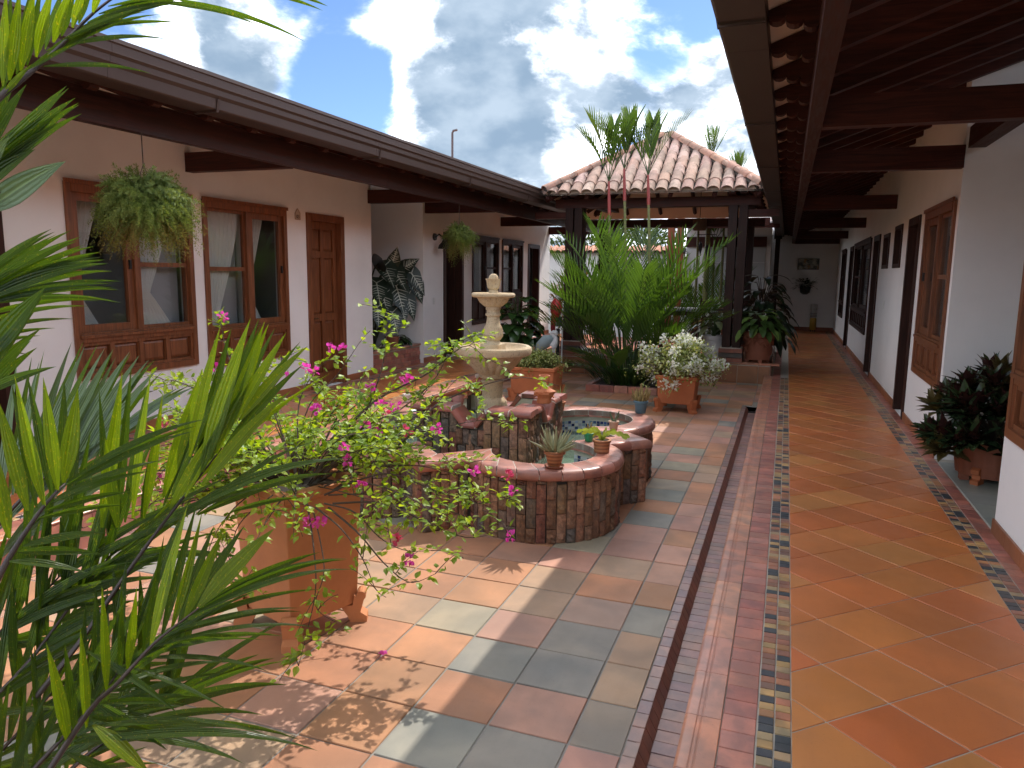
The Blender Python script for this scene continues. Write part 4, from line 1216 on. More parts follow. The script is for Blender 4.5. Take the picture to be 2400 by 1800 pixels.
RB = [rockbrick(i, BW-.006, .178) for i in range(5)]; RH = [rockbrick(20+i, BW-.006, .085) for i in range(3)]
BRC = [(.23, .115, .065), (.20, .10, .06), (.26, .14, .085), (.15, .10, .075), (.13, .105, .09), (.21, .085, .055), (.28, .15, .09)]
def brick_cols(poly, closed, zb, zt, skip=None, cap=230):
    """upright bricks along a plan line"""
    cnt = 0; rest = 0
    pts = poly+([poly[0]] if closed else [])
    seg = []; tot = 0
    for a, b in zip(pts[:-1], pts[1:]): seg.append((tot, a, b)); tot += (b-a).length
    ncol = int(tot/BW)
    for c in range(ncol):
        d = (c+.5)*tot/ncol
        for (s0, a, b) in reversed(seg):
            if d >= s0: break
        t_ = (d-s0)/((b-a).length or 1); p = a.lerp(b, t_); e = (b-a).normalized(); nrm = Vector((e.y, -e.x))
        wp = Vector((FC.x+p.x, FC.y+p.y)); vis = nrm.dot(Vector((0, 0))-wp) > -.35
        ang = math.atan2(nrm.y, nrm.x)-math.pi/2
        z = zb+(-.09 if c % 2 else 0)+rnd.uniform(-.006, .006)
        while z < zt-.02:
            z0 = max(zb, z); z1 = min(zt, z+.185); h = z1-z0-.005
            if h > .03 and not (skip and skip(p, z0, z1)):
                me = rnd.choice(RB) if h > .12 else rnd.choice(RH); hh = .178 if h > .12 else .085
                if vis:
                    o = inst('brick', me, ft, (p.x+nrm.x*rnd.uniform(-.004, .003), p.y+nrm.y*rnd.uniform(-.004, .003), z0), (0, 0, ang), vary(rnd.choice(BRC), .2), (1, 1, h/hh)); cnt += 1
                else: backs.append((p.copy(), nrm.copy(), e.copy(), z0, h))
            z += .185
    return cnt
backs = []
brick_cols(wo_, True, .0, .41)
# rim tiles: bull-nosed, each its own piece
ro, ri = outline(1.232, .533, NA, NS), outline(.965, .350, NA, NS)
RIMC = [(.40, .165, .115), (.36, .14, .10), (.43, .19, .14), (.38, .15, .105)]
def rimprof(o, i):
    d = (o-i).normalized(); L = (o-i).length
    return [(0, .400), (0, .458), (.006, .462), (L-.034, .462), (L-.014, .456), (L-.003, .441), (L, .424), (L-.004, .408), (L-.014, .397), (L-.034, .393)], d
core = MB(); 
ro2 = [o_-(o_-i_).normalized()*.007 for o_, i_ in zip(ro, ri)]
ring(core, [o_-(o_-i_).normalized()*.036 for o_, i_ in zip(ro, ri)], ri, .415, .4605); ring(core, ro2, [o_-(o_-i_).normalized()*.05 for o_, i_ in zip(ro, ri)], .408, .434); core.build('rim_grout', PALEGROUT, ft)
steps = []
q = 0
per = NA+2*NS
for k in range(4):
    b0 = k*per
    steps += [(b0, b0+2), (b0+2, b0+NS)]
    for a in range(NS, NS+NA, 2): steps.append((b0+a, b0+a+2))
    steps += [(b0+NS+NA, b0+NS+NA+2), (b0+NS+NA+2, b0+per)]
for (a, b) in steps:
    rows = []
    ids = list(range(a, b+1)); g = MB(); vs = []; fs = []
    for t_i, i in enumerate(ids):
        o_, i_ = ro[i % N], ri[i % N]
        if t_i == 0: o_ = o_.lerp(ro[(i+1) % N], .05); i_ = i_.lerp(ri[(i+1) % N], .07)
        if t_i == len(ids)-1: o_ = o_.lerp(ro[(i-1) % N], .05); i_ = i_.lerp(ri[(i-1) % N], .07)
        pr, d = rimprof(o_, i_)
        vs += [(i_.x+d.x*x, i_.y+d.y*x, z) for x, z in pr]
    m = len(pr)
    for r_ in range(len(ids)-1):
        for x in range(m-1): fs.append((r_*m+x, (r_+1)*m+x, (r_+1)*m+x+1, r_*m+x+1))
    fs += [tuple(range(m)), tuple(range((len(ids)-1)*m+m-1, (len(ids)-1)*m-1, -1))]
    fs = [f[::-1] for f in fs]
    g.add(vs, fs); me = g.mesh('rim_tile', BRICK_O, 50); o = inst('rim_tile', me, ft, (0, 0, rnd.uniform(-.001, .001)), color=vary(rnd.choice(RIMC), .08))
# far side of the basin wall, never seen from the patio front
if backs:
    g = MB()
    for p, nrm, e, z0, h in backs:
        c = [p-e*(BW/2-.003), p+e*(BW/2-.003)]
        vs = [(FC.x+v.x+nrm.x*k, FC.y+v.y+nrm.y*k, z) for k in (-.012, .008) for z in (z0, z0+h) for v in c]
        g.add(vs, [(4, 5, 7, 6), (0, 4, 6, 2), (1, 3, 7, 5), (2, 6, 7, 3), (0, 1, 5, 4)], vary(rnd.choice(BRC), .2))
    stuff(g.build('rear_bricks', fired('rear_brick', 'attr', .9), ft))
# inner raised tank with a notched spout in every face
HB = .43; TZ = .645
for k in range(4):
    Rm = Matrix.Rotation(k*math.pi/2, 4, 'Z')
    hw = HB if k % 2 == 0 else HB-.12
    g = MB(); pts = [(-hw, .0), (hw, .0), (hw, TZ), (.115, TZ), (.042, .535), (-.042, .535), (-.115, TZ), (-hw, TZ)]
    g.prism(pts, -HB+.016, -HB+.12, 'y', Matrix.Translation(FC) @ Rm); g.build('tank_wall', simple('tank_joint%d' % k, (.10, .085, .07), .95, .3, 30, .4, 80), ft)
    # lining inside
    g = MB(); pts2 = [(-hw+.11, .30), (hw-.11, .30), (hw-.11, TZ-.01), (.12, TZ-.01), (.042, .535), (-.042, .535), (-.12, TZ-.01), (-hw+.11, TZ-.01)]
    g.prism([(x*(1 if k % 2 == 0 else 1.35), z) for x, z in pts2] if False else pts2, -HB+.121, -HB+.128, 'y', Matrix.Translation(FC) @ Rm); g.build('tank_lining', CREAM, ft)
    gm = MB()
    for a in range(int((2*hw-.24)/.027)):
        for rj in range(3):
            x0 = -hw+.12+.027*a; z0 = .455+.026*rj
            if abs(x0) < .12 and z0 > .50: continue
            gm.add([Matrix.Translation(FC) @ Rm @ Vector(p) for p in ((x0+.002, -HB+.1285, z0), (x0+.025, -HB+.1285, z0), (x0+.025, -HB+.1285, z0+.023), (x0+.002, -HB+.1285, z0+.023))], [(3, 2, 1, 0)], vary(rnd.choice(BL), .2))
    if gm.v: stuff(gm.build('tank_mosaic', MATS['glass_mosaic'], ft))
    def sk(p, z0, z1): 
        u = p.x if k % 2 == 0 else p.y
        return abs(u) < .115 and z1 > .50
    # upright bricks on the outside
    ln = [Vector((-HB, -HB)), Vector((HB, -HB))]; R2 = Matrix.Rotation(k*math.pi/2, 2)
    if k != 2:
        brick_cols([R2 @ p for p in ln], False, .12, TZ-.005, sk)
        # short bricks under the notch
        for c in range(-2, 2):
            u = (c+.5)*BW*.93; pz = R2 @ Vector((u, -HB)); nn = R2 @ Vector((0, -1))
            inst('brick', RH[c % 3], ft, (pz.x, pz.y, .40), (0, 0, math.atan2(nn.y, nn.x)-math.pi/2), vary(rnd.choice(BRC), .2), (.93, 1, 1.35))
    # tiled rim following the notch
    fw = .465 if k % 2 == 0 else .29
    path = [(-fw, TZ), (-(fw+.135)/2-.0, TZ), (-.135, TZ), (-.048, .538), (.048, .538), (.135, TZ), ((fw+.135)/2, TZ), (fw, TZ)]
    prof = [(.155, 0), (.155, .03), (.15, .034), (.01, .034), (-.008, .028), (-.018, .016), (-.02, .004), (-.016, -.008), (.0, -.014)]
    for a, b in zip(path[:-1], path[1:]):
        A = Vector((a[0], 0, a[1])); B = Vector((b[0], 0, b[1])); d = (B-A).normalized(); up = Vector((-d.z, 0, d.x))
        A = A+d*.003; B = B-d*.003
        vs = []
        for P in (A, B):
            for w_, h_ in prof: vs.append(P+up*h_+Vector((0, -HB+w_-.012, 0)))
        m = len(prof); fs = [(x, x+1, m+x+1, m+x) for x in range(m-1)]+[(m-1, 0, m, 2*m-1)]+[tuple(range(m-1, -1, -1)), tuple(range(m, 2*m))]
        g = MB(); g.add([Rm @ v for v in vs], [f[::-1] for f in fs]); inst('tank_rim_tile', g.mesh('tank_rim_tile', BRICK_O, 50), ft, (0, 0, 0), color=vary((.27, .085, .06), .08))
        for P in (() if b[0] > fw-.01 else (B,)):          # pale joint between two rim tiles
            vs = []
            for Q in (P-d*.001, P+d*.007):
                for w_, h_ in prof: vs.append(Q+up*(h_-.0012)+Vector((0, -HB+w_*.985-.0118, 0)))
            g = MB(); g.add([Matrix.Translation(FC) @ Rm @ v for v in vs], [f[::-1] for f in fs]); g.build('joint', PALEGROUT, ft)
g = MB(); g.box(FC.x-HB+.13, FC.x+HB-.13, FC.y-HB+.13, FC.y+HB-.13, .30, .40); g.build('tank_floor', CREAM, ft)
g = MB(); z = .515; g.add([(FC.x+a*(HB-.129), FC.y+b*(HB-.129), z) for a, b in ((-1, -1), (1, -1), (1, 1), (-1, 1))], [(0, 1, 2, 3)]); g.build('water', wm.m, ft)
# stone pedestal
STONE = Mat('cast_stone')
_a = STONE.noise(5, 5); _b = STONE.noise(60, 5, .75); _c2 = STONE.noise(120, 3, .7)
_k = STONE.mix(STONE.ramp(_a, .35, .7), (.46, .33, .19), (.54, .45, .31))
_k = STONE.mix(STONE.ramp(_b, .5, .68, 0, .75), _k, (.28, .22, .15)); _k = STONE.mix(STONE.ramp(_c2, .6, .7, 0, .7), _k, (.10, .085, .07))
STONE.col(_k); STONE.rough(.95); STONE.bump(_b, .7, .006); STONE = STONE.m
def stone(name, prof, n=40, flute=None, sm=35):
    g = MB(); g.lathe(prof, n, (FC.x, FC.y, 0), flute); return g.build(name, STONE, ft, sm)
fl8 = lambda lo, hi, amp, cnt: (lambda i, t: 1+(amp*(abs(math.sin(cnt*t/2))**.5-.75) if lo <= i <= hi else 0))
stone('pedestal_base', [(.112, .40), (.112, .60), (.108, .655), (.092, .675), (.080, .685), (.078, .79), (.084, .80), (.090, .81), (.075, .825)], 64, fl8(0, 2, .13, 12))
stone('lower_bowl', [(.070, .825), (.098, .838), (.105, .862), (.118, .872), (.150, .905), (.205, .965), (.228, .998), (.232, 1.003), (.262, 1.006), (.288, 1.018), (.298, 1.045), (.292, 1.068), (.276, 1.080), (.255, 1.078), (.240, 1.062), (.20, 1.035), (.10, 1.03), (.0, 1.03)], 72, fl8(3, 6, .09, 18))
g = MB(); g.box(FC.x-.074, FC.x+.074, FC.y-.074, FC.y+.074, 1.031, 1.092); g.build('pedestal_block', STONE, ft)
stone('baluster', [(.062, 1.092), (.056, 1.106), (.050, 1.118), (.060, 1.128), (.066, 1.136), (.074, 1.150), (.075, 1.175), (.068, 1.205), (.066, 1.222), (.056, 1.236), (.050, 1.262), (.047, 1.285), (.047, 1.300), (.058, 1.307), (.058, 1.320), (.050, 1.326), (.050, 1.345), (.056, 1.352), (.056, 1.372)], 48, fl8(5, 8, .12, 14))
stone('upper_bowl', [(.050, 1.372), (.066, 1.374), (.100, 1.402), (.118, 1.432), (.122, 1.440), (.150, 1.442), (.163, 1.450), (.165, 1.462), (.158, 1.474), (.145, 1.476), (.13, 1.466), (.04, 1.460), (.0, 1.46)], 56, fl8(2, 4, .11, 14))
stone('finial', [(.036, 1.461), (.036, 1.490), (.030, 1.497), (.044, 1.512), (.047, 1.535), (.049, 1.556), (.056, 1.576), (.057, 1.580), (.044, 1.574), (.036, 1.575), (.036, 1.592), (.028, 1.607), (.014, 1.616), (0, 1.618)], 40, (lambda i, t: 1+(.10*math.cos(4*t) if 4 <= i <= 7 else 0)))
# ------------------------------------------------------------------ planters, pots, statues
def square_planter(name, label, c, half, z0, z1, flare, rot, foot=True, mat=TERRA, group=None):
    t = thing(name, label, 'planter', (c[0], c[1], 0), group, rot)
    th = .03; a0, a1 = half, half*flare
    vs = []
    for (h, z) in ((a0, z0), (a1, z1), (a1-th, z1), (a0-th, z0+.05)):
        vs += [(-h, -h, z), (h, -h, z), (h, h, z), (-h, h, z)]
    fs = [(3, 2, 1, 0)]
    for r_ in range(3):
        for k in range(4): j = (k+1) % 4; fs.append((r_*4+k, r_*4+j, r_*4+4+j, r_*4+4+k))
    fs.append((12, 13, 14, 15))
    def ch(me): return me
    o = bpy.data.objects.new('pot_body', MB().add(vs, fs).mesh('pot_body', mat)); C.objects.link(o); o.parent = t
    bv = o.modifiers.new('edge', 'BEVEL'); bv.width = .008; bv.segments = 2
    # raised border panel on each side
    for k in range(4):
        Rm = Matrix.Rotation(k*math.pi/2, 4, 'Z'); g = MB()
        def fp(u, z): 
            h = a0+(a1-a0)*(z-z0)/(z1-z0); return Rm @ Vector((u*h, -h-.004, z))
        lo, hi = z1-.05, z1
        g.add([fp(-1.03, lo), fp(1.03, lo), fp(1.03, hi), fp(-1.03, hi)]+[Rm @ (Matrix.Identity(3) @ Vector((u*(a1+.012), -a1-.014, z))) for u, z in ((-1, lo+.012), (1, lo+.012), (1, hi-.006), (-1, hi-.006))],
              [(0, 1, 5, 4), (1, 2, 6, 5), (2, 3, 7, 6), (3, 0, 4, 7), (4, 5, 6, 7)])
        o = g.build('lip', mat); o.parent = t
    g = MB(); h = a1-th-.002; g.add([(-h, -h, z1-.05), (h, -h, z1-.05), (h, h, z1-.05), (-h, h, z1-.05)], [(0, 1, 2, 3)]); o = g.build('soil', SOIL); o.parent = t
    if foot:
        for k in range(4):
            a = math.pi/4+k*math.pi/2; Rm = Matrix.Rotation(a, 4, 'Z'); d = half*math.sqrt(2)
            # scroll bracket foot
            pts = []
            for q in range(9): tt = math.pi*1.1-q/8*math.pi*1.4; pts.append((d+.02+.022*math.cos(tt), z0+.045+.022*math.sin(tt)))
            pts += [(d+.016, .05), (d+.045, .03), (d+.045, .0), (d-.03, .0), (d-.045, .035), (d-.075, z0-.002), (d-.02, z0-.001), (d-.012, z0+.05)]
            g = MB(); g.prism(pts, -.035, .035, 'y', Rm); o = g.build('foot', mat); o.parent = t
    return t
TERRA_S = simple('weathered_terracotta', (.52, .20, .08), .75, .28, 5, .5, 40)
bp = square_planter('terracotta_planter', 'tall square terracotta planter on scroll feet holding the pink bougainvillea', (-2.035, 2.735), .182, .085, .70, 1.12, R(-64-45+180), mat=TERRA_S)
wp_ = square_planter('terracotta_planter', 'square terracotta planter on block feet under the white bougainvillea', (-1.16, 9.03), .205, .10, .44, 1.12, 0)
vp = square_planter('terracotta_planter', 'square terracotta planter of small variegated shrub behind the fountain', (-2.98, 9.08), .27, .10, .44, 1.06, R(4))


def round_pot(name, label, loc, rt, rb, h, mat, saucer=None, rim=.012, feet=0, cat='pot', fluted=0, group=None, n=28):
    t = thing(name, label, cat, loc, group); x, y, z = loc
    fz = .045 if feet else 0
    if saucer: fz = .012
    pr = [(rb*.9, 0), (rb, .004), (rb+(rt-rb)*.8, h*.78), (rt+rim*.2, h*.80), (rt+rim, h*.82), (rt+rim, h*.985), (rt+rim*.5, h), (rt-.006, h), (rt-.012, h*.90), (0, h*.88)]
    g = MB(); g.lathe(pr, n, (x, y, z+fz), (lambda i, t_: 1+fluted*math.cos(22*t_) if 1 <= i <= 2 else 1) if fluted else None); g.build('pot_body', mat, t, 40)
    g = MB(); g.lathe([(0.0, 0), (rt-.013, 0), (rt-.013, .003), (0, .004)], n, (x, y, z+fz+h*.89)); g.build('soil', SOIL, t)
    if saucer:
        g = MB(); g.lathe([(saucer*.8, 0), (saucer, .016), (saucer*.96, .018), (saucer*.78, .006), (0, .006)], n, (x, y, z)); g.build('saucer', TERRA_D, t, 40)
    for k in range(feet):
        a = 2*math.pi*k/feet+.3; g = MB(); fx, fy = x+math.cos(a)*rb*.85, y+math.sin(a)*rb*.85; g.box(fx-.03, fx+.03, fy-.03, fy+.03, z, z+.055); g.build('foot', mat, t)
    return t, Vector((x, y, z+fz+h*.9))
RZ = .4625
STRIPE = Mat('banded_clay'); _w = STRIPE.n('ShaderNodeTexWave', wave_type='BANDS', bands_direction='Z'); _w.inputs['Scale'].default_value = 14; _w.inputs['Distortion'].default_value = .6
STRIPE.l(STRIPE.pos(), _w.inputs[0]); STRIPE.col(STRIPE.mix(_w.outputs[1], (.20, .07, .03), (.42, .17, .07))); STRIPE.rough(.6); STRIPE = STRIPE.m
SUCC = leafmat('succulent_leaf', (.24, .24, .13), (.34, .33, .20), .12, .5, spots=.3)
CACT = leafmat('cactus_brown', (.22, .15, .06), (.36, .27, .10), .12, .6)
CACTY = leafmat('cactus_pad_yellow', (.28, .36, .05), (.42, .46, .10), .3, .45)
CACTG = leafmat('cactus_green', (.07, .11, .05), (.16, .17, .08), .1, .5)
# fat-leaved succulent in banded pot
p0 = GP(1299, 1096, RZ); t, s_ = round_pot('plant_pot', 'banded terracotta pot with saucer holding a spiky succulent on the front rim', p0, .058, .040, .095, STRIPE, .062, .008)
g = MB()
for k in range(34):
    a = rnd.uniform(0, 6.28); el = rnd.uniform(.15, 1.4); d = Vector((math.cos(a)*math.cos(el), math.sin(a)*math.cos(el), math.sin(el)))
    L = rnd.uniform(.09, .15); b = s_+Vector((math.cos(a)*.02, math.sin(a)*.02, 0)); m1 = b+d*L*.5+Vector((0, 0, .012)); g.tube([b, m1, b+d*L+Vector((0, 0, .03))], [.009, .0095, .001], 6)
g.build('rosette', SUCC, t, 60)
# jointed yellow cactus in a brown face pot
p0 = GP(1410, 1060, RZ); t, s_ = round_pot('plant_pot', 'brown wrapped clay pot with drooping yellow-green cactus on the rim', p0, .055, .050, .088, STRIPE, None, .006)
for k in range(9):
    g = MB(); a = k*.75; p = s_.copy(); d = Vector((math.cos(a)*.5, math.sin(a)*.5, 1)).normalized()
    for q in range(rnd.randint(2, 5)):
        g.leaf(p, d, Vector((math.sin(a), -math.cos(a), .2)), .045, .026, (.25, .8, 1, 1, .8, .35), .1, .1); p = p+d*.043; d = (d+Vector((math.cos(a)*.45, math.sin(a)*.45, -.38))).normalized()
    g.build('pad_chain', CACTY, t)
# small green tub
p0 = GP(1380, 1034, RZ); t, s_ = round_pot('plant_pot', 'small bright green plastic pot with brown cactus on the rim', p0, .033, .028, .062, simple('green_plastic', (.02, .24, .10), .4, .08), None, .003)
g = MB()
for k in range(6):
    a = k*1.1; g.tube([s_+Vector((math.cos(a)*.01, math.sin(a)*.01, 0)), s_+Vector((math.cos(a)*.022, math.sin(a)*.022, rnd.uniform(.04, .09)))], [.008, .004], 6)
g.build('cactus', CACT, t, 60)
# thin tan pot
p0 = GP(1438, 1007, RZ); t, s_ = round_pot('plant_pot', 'small pale tan pot with sparse dark cactus stems on the rim', p0, .037, .029, .068, simple('tan_clay', (.42, .27, .18), .7, .15, 20), None, .004)
g = MB()
for a, L in ((2.8, .075), (.4, .06), (.2, .085), (4.0, .03)):
    g.tube([s_, s_+Vector((math.cos(a)*.03, .01, L*.6)), s_+Vector((math.cos(a)*.036, .012, L))], [.006, .007, .003], 6)
g.build('cactus', CACTG, t, 60)
# blue pot with brown cactus
p0 = GP(1501, 968, RZ); t, s_ = round_pot('plant_pot', 'faded blue pot with bushy brown cactus at the far rim', p0, .056, .042, .108, simple('faded_blue', (.085, .16, .20), .6, .2, 14), None, .006)
g = MB()
for k in range(46):
    a = rnd.uniform(0, 6.28); r_ = rnd.uniform(0, .045); b = s_+Vector((math.cos(a)*r_, math.sin(a)*r_, 0)); L = rnd.uniform(.06, .15)*(1.1-r_*8); g.tube([b, b+Vector((math.cos(a)*r_*.6, math.sin(a)*r_*.6, L*.6)), b+Vector((math.cos(a)*r_*.9, math.sin(a)*r_*.9, L))], [.008, .009, .003], 6)
g.build('cactus', CACT, t, 60)
# white pot on the left lobe
p0 = GP(954, 942, RZ); t, s_ = round_pot('plant_pot', 'small speckled white pot with pale stubby stems on the left rim', p0, .037, .029, .075, simple('speckled_white', (.62, .58, .5), .7, .2, 50), None, .004)
g = MB()
for k in range(5): g.tube([s_, s_+Vector((math.cos(k)*.02, math.sin(k)*.02, .03+.012*k))], [.007, .005], 6)
g.build('cactus', CACTY, t, 60)
# bowl on the tank rim
p0 = GP(1007, 950, .68); t = thing('clay_bowl', 'shallow dark woven bowl on the left corner of the raised tank', 'bowl', p0)
g = MB(); g.lathe([(.03, 0), (.05, .012), (.066, .038), (.060, .038), (.045, .018), (0, .012)], 20, p0); g.build('bowl', TERRA_D, t, 40)
g = MB(); g.tube([p0+Vector((0, 0, .02)), p0+Vector((.02, 0, .05)), p0+Vector((.03, 0, .075))], [.012, .008, .01], 6); g.build('bird_figure', BLACKMETAL, t, 60)
# white tea-light flower
p0 = GP(970, 967, .47); g = MB()
for k in range(14):
    a = k*.9; g.leaf(p0, Vector((math.cos(a), math.sin(a), .5+.1*(k % 4))), Vector((0, 0, 1)), .045, .032, fold=.3)
tag(g.build('paper_flower', simple('white_petal', (.75, .76, .78), .6, .05)), 'small white paper flower lying near the left lobe rim', 'flower')
# clay vase with a ruffled collar on the tank's right corner
p0 = GP(1275, 944, .68); t = thing('clay_vase', 'terracotta vase with tall neck and ruffled collar on the raised tank', 'vase', p0)
g = MB(); g.lathe([(.050, 0), (.056, .012), (.050, .03), (.052, .045), (.066, .07), (.074, .088), (.060, .10), (.045, .108), (.036, .13), (.040, .16), (.045, .19), (.042, .205), (.034, .205), (.03, .17), (0, .16)], 30, p0, (lambda i, t_: 1+(.12*math.sin(3*t_+1)+.05*math.sin(8*t_) if 3 <= i <= 6 else 0))); g.build('body', TERRA, t, 60)
g = MB()
for k in range(4): g.tube([p0+Vector((.072*math.cos(q*.5+k), .072*math.sin(q*.5+k), .045+.01*k)) for q in range(6)], .006, 5)
g.build('ruffle', TERRA, t, 60)
# small pot behind the tank
p0 = GP(1312, 962, .46); t, s_ = round_pot('plant_pot', 'small orange clay pot with grassy shoots behind the raised tank', p0, .045, .034, .08, TERRA, None, .005)
g = MB()
for k in range(16): a = k*2.4; g.leaf(s_, Vector((math.cos(a)*.5, math.sin(a)*.5, 1)), Vector((math.cos(a), math.sin(a), .3)), rnd.uniform(.08, .2), .008, droop=.5)
g.build('shoots', leafmat('grass_shoot', (.12, .2, .05), (.25, .3, .1), .3), t)

# iguana statue on the back-left corner of the tank
ig = thing('iguana_statue', 'glossy terracotta iguana statue climbing the raised tank behind the pedestal', 'statue', GP(1085, 925, .70))
def IG(px, py, z): return GP(px, py, z)
sp = [IG(985, 940, .69), IG(1035, 927, .695), IG(1070, 919, .705), IG(1098, 912, .725), IG(1118, 900, .76), IG(1132, 892, .79), IG(1146, 890, .80), IG(1162, 893, .79)]
g = MB(); g.tube(sp, [.004, .016, .028, .042, .052, .046, .036, .022], 12)
for (a, b, c_) in ((IG(1105, 905, .74), IG(1093, 912, .71), IG(1092, 931, .685)), (IG(1122, 897, .75), IG(1112, 908, .72), IG(1118, 925, .69))):
    g.tube([a, b, c_], [.024, .019, .012], 8)
    for k in range(4): g.tube([c_, c_+Vector((.02*math.cos(k*.7-2.4), .028*math.sin(k*.7-2.4), -.004))], [.006, .003], 5)
g.build('body', simple('glazed_terracotta', (.42, .13, .055), .28, .25, 9), ig, 80)
for k in range(16):
    t_ = .8+k*.36; i = int(t_); q = sp[min(i, 6)].lerp(sp[min(i+1, 7)], t_-i); rr = [.004, .016, .028, .042, .052, .046, .036, .022][min(i, 7)]
    g = MB(); b = q+Vector((0, 0, rr*.9)); g.tube([b, b+Vector((-.006, 0, .02))], [.006, .001], 5); g.build('spine', simple('spine_clay%d' % (k % 3), (.55, .28, .18), .4), ig)
g = MB(); c_ = IG(1122, 882, .83); g.tube([c_+Vector((-.012, -.02, .0)), c_+Vector((.02, -.02, .02))], [.02, .012], 8); g.build('crest', simple('pale_clay', (.6, .5, .42), .4), ig, 60)

# heron statue behind the variegated shrub
HB0 = Vector((-3.03, 10.05, 0)); he = thing('heron_statue', 'grey-blue heron statue with white neck behind the variegated shrub', 'statue', HB0)
def HP(px, py): return YP(px, py, 10.05)
GREYB = simple('heron_grey', (.30, .38, .40), .55, .25, 9, .3, 40); WB = simple('heron_white', (.72, .74, .76), .6, .08)
g = MB(); g.tube([HP(1256, 826), HP(1266, 812), HP(1281, 799), HP(1292, 796), HP(1298, 803)], [.012, .075, .095, .07, .025], 12); g.build('body', GREYB, he, 80)
g = MB(); g.tube([HP(1296, 812), HP(1300, 803), HP(1303, 794), HP(1300, 788), HP(1294, 785), HP(1293, 781), HP(1297, 779), HP(1304, 781), HP(1308, 784)], [.058, .054, .038, .030, .027, .028, .034, .036, .016], 10); g.build('neck', WB, he, 80)
g = MB(); g.tube([HP(1308, 784), HP(1321, 795)], [.018, .004], 7); g.build('beak', simple('beak_tan', (.45, .27, .12), .5), he, 60)
g = MB()
for k in range(6): g.tube([HP(1296+k, 808), HP(1294+1.2*k, 826)], [.010, .003], 5)
g.build('breast_plumes', WB, he)
g = MB()
for k in range(5): g.leaf(HP(1278-3*k, 806), (HP(1258-2*k, 832)-HP(1278-3*k, 806)), Vector((0, -1, .2)), .22, .07)
g.build('wing', simple('heron_wing', (.05, .065, .075), .6), he)
for dx in (-.03, .05):
    g = MB(); g.tube([Vector((HP(1280, 820).x+dx, 10.05, .42)), Vector((HP(1280, 820).x+dx, 10.05, .0))], .012, 6); g.build('leg', simple('heron_leg%d' % int(dx*100), (.12, .10, .06), .6), he)
# macaw statue on its stand by the pavilion post
MY = 11.2; mc = thing('macaw_statue', 'red macaw statue with white face on a dark stand by the left pavilion post', 'statue', (YP(1303, 760, MY).x, MY, 0))
def MP(px, py): return YP(px, py, MY)
g = MB(); g.tube([MP(1302, 745), MP(1303, 733), MP(1304, 718), MP(1306, 706), MP(1308, 699)], [.05, .085, .098, .072, .045], 14); g.build('body', simple('macaw_red', (.52, .035, .035), .4, .15, 10), mc, 80)
g = MB(); g.tube([MP(1306, 704), MP(1309, 698), MP(1314, 696), MP(1317, 699)], [.05, .06, .045, .02], 12); g.build('head', simple('macaw_white', (.6, .6, .6), .5), mc, 80)
g = MB(); g.tube([MP(1317, 693), MP(1319, 700), MP(1316, 705)], [.026, .020, .006], 8); g.build('beak', BLACKMETAL, mc, 80)
g = MB(); g.tube([MP(1298, 740), MP(1296, 770), MP(1298, 800)], [.05, .04, .015], 8); g.build('tail', simple('macaw_tail', (.30, .02, .025), .5), mc, 60)
for k in range(4):
    g = MB(); g.tube([MP(1305+3.4*k, 742), MP(1306+3*k, 765)], [.018, .012], 6); g.build('wing_feather', simple('macaw_blue%d' % k, (.02, .03, .05), .5), mc, 60)
g = MB(); b = MP(1308, 770); g.tube([b, Vector((b.x, MY, 0))], .03, 8); g.build('stand', BLACKMETAL, mc, 60)
# thin white candle-like rod and chain of beads beside the posts
for px, nm, lab in ((1318, 'white_rod', 'thin white rod standing beside the macaw statue'),):
    b = YP(px, 772, 11.25); e = YP(px-1, 800, 11.25); g = MB(); g.tube([b, e, Vector((e.x, 11.25, 0))], .012, 6); tag(g.build(nm, WB), lab, 'rod')
# relief pot on the platform, right
pp = Vector((-.36, 11.98, .306)); t, sPL = round_pot('relief_pot', 'round terracotta pot with carved relief on feet at the platform corner', pp, .215, .185, .42, TERRA_D, None, .012, 4, 'pot')
g = MB()
for k in range(40):
    a = rnd.uniform(0, 6.28); z = rnd.uniform(.08, .36); pts = []
    for q in range(5): aa = a+.12*q; rr = .192+.03*(z+.02*q)/.42+.006; pts.append(pp+Vector((rr*math.cos(aa), rr*math.sin(aa), z+.045+.035*math.sin(q*1.3+k))))
    g.tube(pts, .008, 5)
g.build('relief', TERRA_D, t, 60)
# low round pot in the right alcove
pa = Vector((1.53, 6.32, .132)); t, sAL = round_pot('low_round_pot', 'low ribbed terracotta pot on scroll feet in the right alcove', pa, .27, .235, .27, TERRA_D, None, .012, 4, 'pot', .02, n=88)
for k in range(3):
    a = 2.2+k*1.9; g = MB(); fx, fy = pa.x+math.cos(a)*.23, pa.y+math.sin(a)*.23
    Rm = Matrix.Translation(Vector((fx, fy, pa.z))) @ Matrix.Rotation(a, 4, 'Z')
    pts = [(-.05, .0), (.045, .0), (.05, .03), (.02, .04), (.018, .07), (.045, .08), (.05, .11), (.02, .125), (-.03, .12), (-.05, .06)]
    g.prism(pts, -.028, .028, 'y', Rm); g.build('scroll_foot', TERRA, t)
# white cloth-wrapped pot with the peace lily
pw_ = Vector((-1.06, 12.35, .302)); t, sPW = round_pot('wrapped_pot', 'white cloth-wrapped pot with peace lily beside the right pavilion post', pw_, .16, .17, .36, simple('white_cloth', (.62, .60, .60), .9, .1, 6, .5, 18), None, .01)
